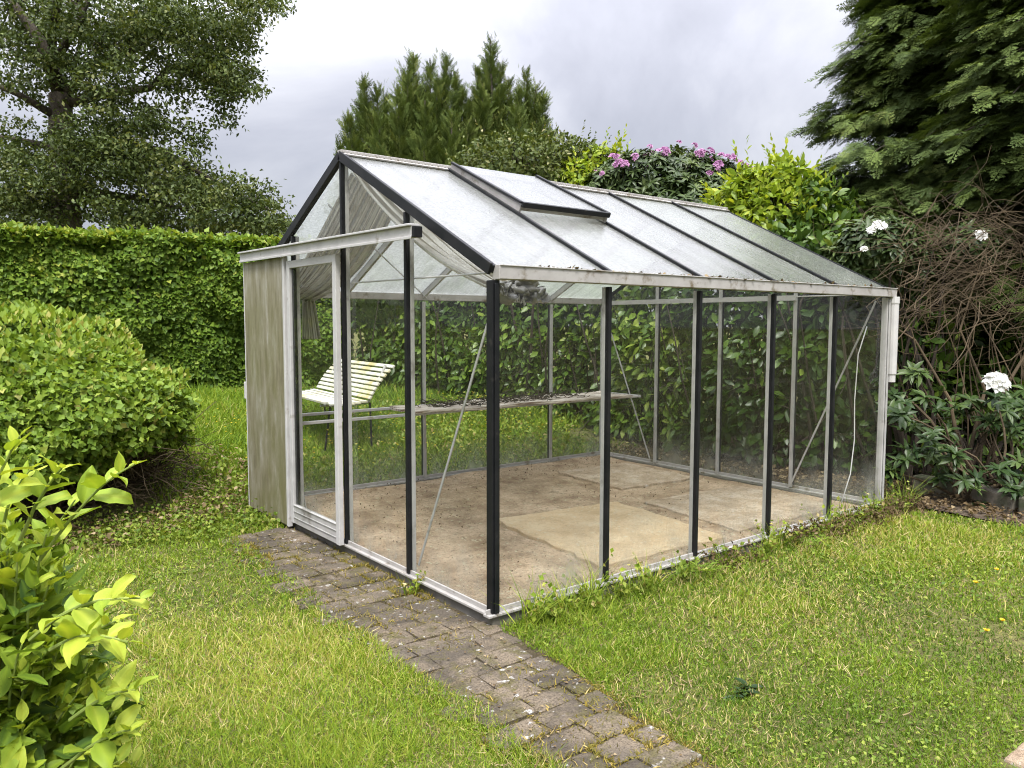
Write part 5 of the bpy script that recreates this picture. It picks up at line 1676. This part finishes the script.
cmb = nt.nodes.new('ShaderNodeCombineXYZ'); nt.links.new(px, cmb.inputs[0]); nt.links.new(py, cmb.inputs[1]); cmb.inputs[2].default_value = 5.48
n1 = noise(nt, 1.55, 7, 0.54, cmb.outputs[0], 0.4)
cl = ramp(nt, n1, [(0.38, (3.2, 3.22, 3.62)), (0.49, (4.0, 4.02, 4.48)), (0.57, (5.0, 5.0, 5.4)), (0.70, (6.8, 6.8, 7.05))])
# overcast sky: unseen overhead part raised far above the horizon to light the greens
z3 = math_(nt, 'POWER', zc, 2.2)
grad = math_(nt, 'ADD', math_(nt, 'ADD', math_(nt, 'MULTIPLY', z3, 3.9), math_(nt, 'MULTIPLY', zc, 0.30)), 0.42)
# glow round the hidden sun, added out of view to light the greens
dt = nt.nodes.new('ShaderNodeVectorMath'); dt.operation = 'DOT_PRODUCT'
nt.links.new(tc.outputs['Generated'], dt.inputs[0])
dt.inputs[1].default_value = (math.cos(SUN_EL) * math.cos(SUN_AZ), math.cos(SUN_EL) * math.sin(SUN_AZ), math.sin(SUN_EL))
gl_ = math_(nt, 'POWER', math_(nt, 'MAXIMUM', dt.outputs['Value'], 0.0), 6.0)
grad = math_(nt, 'ADD', grad, math_(nt, 'MULTIPLY', gl_, 1.6))
mul = nt.nodes.new('ShaderNodeVectorMath'); mul.operation = 'SCALE'
nt.links.new(cl, mul.inputs[0]); nt.links.new(grad, mul.inputs['Scale'])
mixed = mixc(nt, 0.90, sky.outputs[0], mul.outputs[0])
nt.links.new(mixed, bg.inputs['Color']); nt.links.new(bg.outputs[0], wo.inputs[0])

sl = bpy.data.lights.new('sun', 'SUN'); sl.energy = 1.5; sl.angle = math.radians(14); sl.color = (1.0, 0.965, 0.90)
so = bpy.data.objects.new('sun', sl); COL.objects.link(so)
dirv = Vector((math.cos(SUN_EL) * math.cos(SUN_AZ), math.cos(SUN_EL) * math.sin(SUN_AZ), math.sin(SUN_EL)))
so.rotation_euler = dirv.to_track_quat('Z', 'Y').to_euler(); so.location = dirv * 30

# ------------------------------------------------------------------ camera and render settings
cd = bpy.data.cameras.new('camera'); cd.sensor_width = 36; cd.lens = F * 36 / 1024; cd.clip_start = 0.05; cd.clip_end = 1500
co_ = bpy.data.objects.new('camera', cd); COL.objects.link(co_)
R = Matrix(((_r[0], _u[0], -_f[0]), (_r[1], _u[1], -_f[1]), (_r[2], _u[2], -_f[2])))
co_.matrix_world = Matrix.Translation(Vector(CAM)) @ R.to_4x4()
scene.camera = co_
vs = scene.view_settings
scene.display_settings.display_device = 'sRGB'
vs.view_transform = 'Standard'; vs.look = 'None'; vs.gamma = 1.0; vs.use_curve_mapping = False; vs.exposure = 1.72
cy = scene.cycles
cy.max_bounces = 10; cy.diffuse_bounces = 4; cy.glossy_bounces = 3; cy.transmission_bounces = 6; cy.transparent_max_bounces = 32
cy.caustics_reflective = False; cy.caustics_refractive = False
cy.use_denoising = True
try:
    cy.denoiser = 'OPENIMAGEDENOISE'; cy.denoising_prefilter = 'FAST'
except Exception:
    pass
cy.sample_clamp_indirect = 6.0
cy.pixel_filter_type = 'BLACKMAN_HARRIS'; cy.filter_width = 1.05
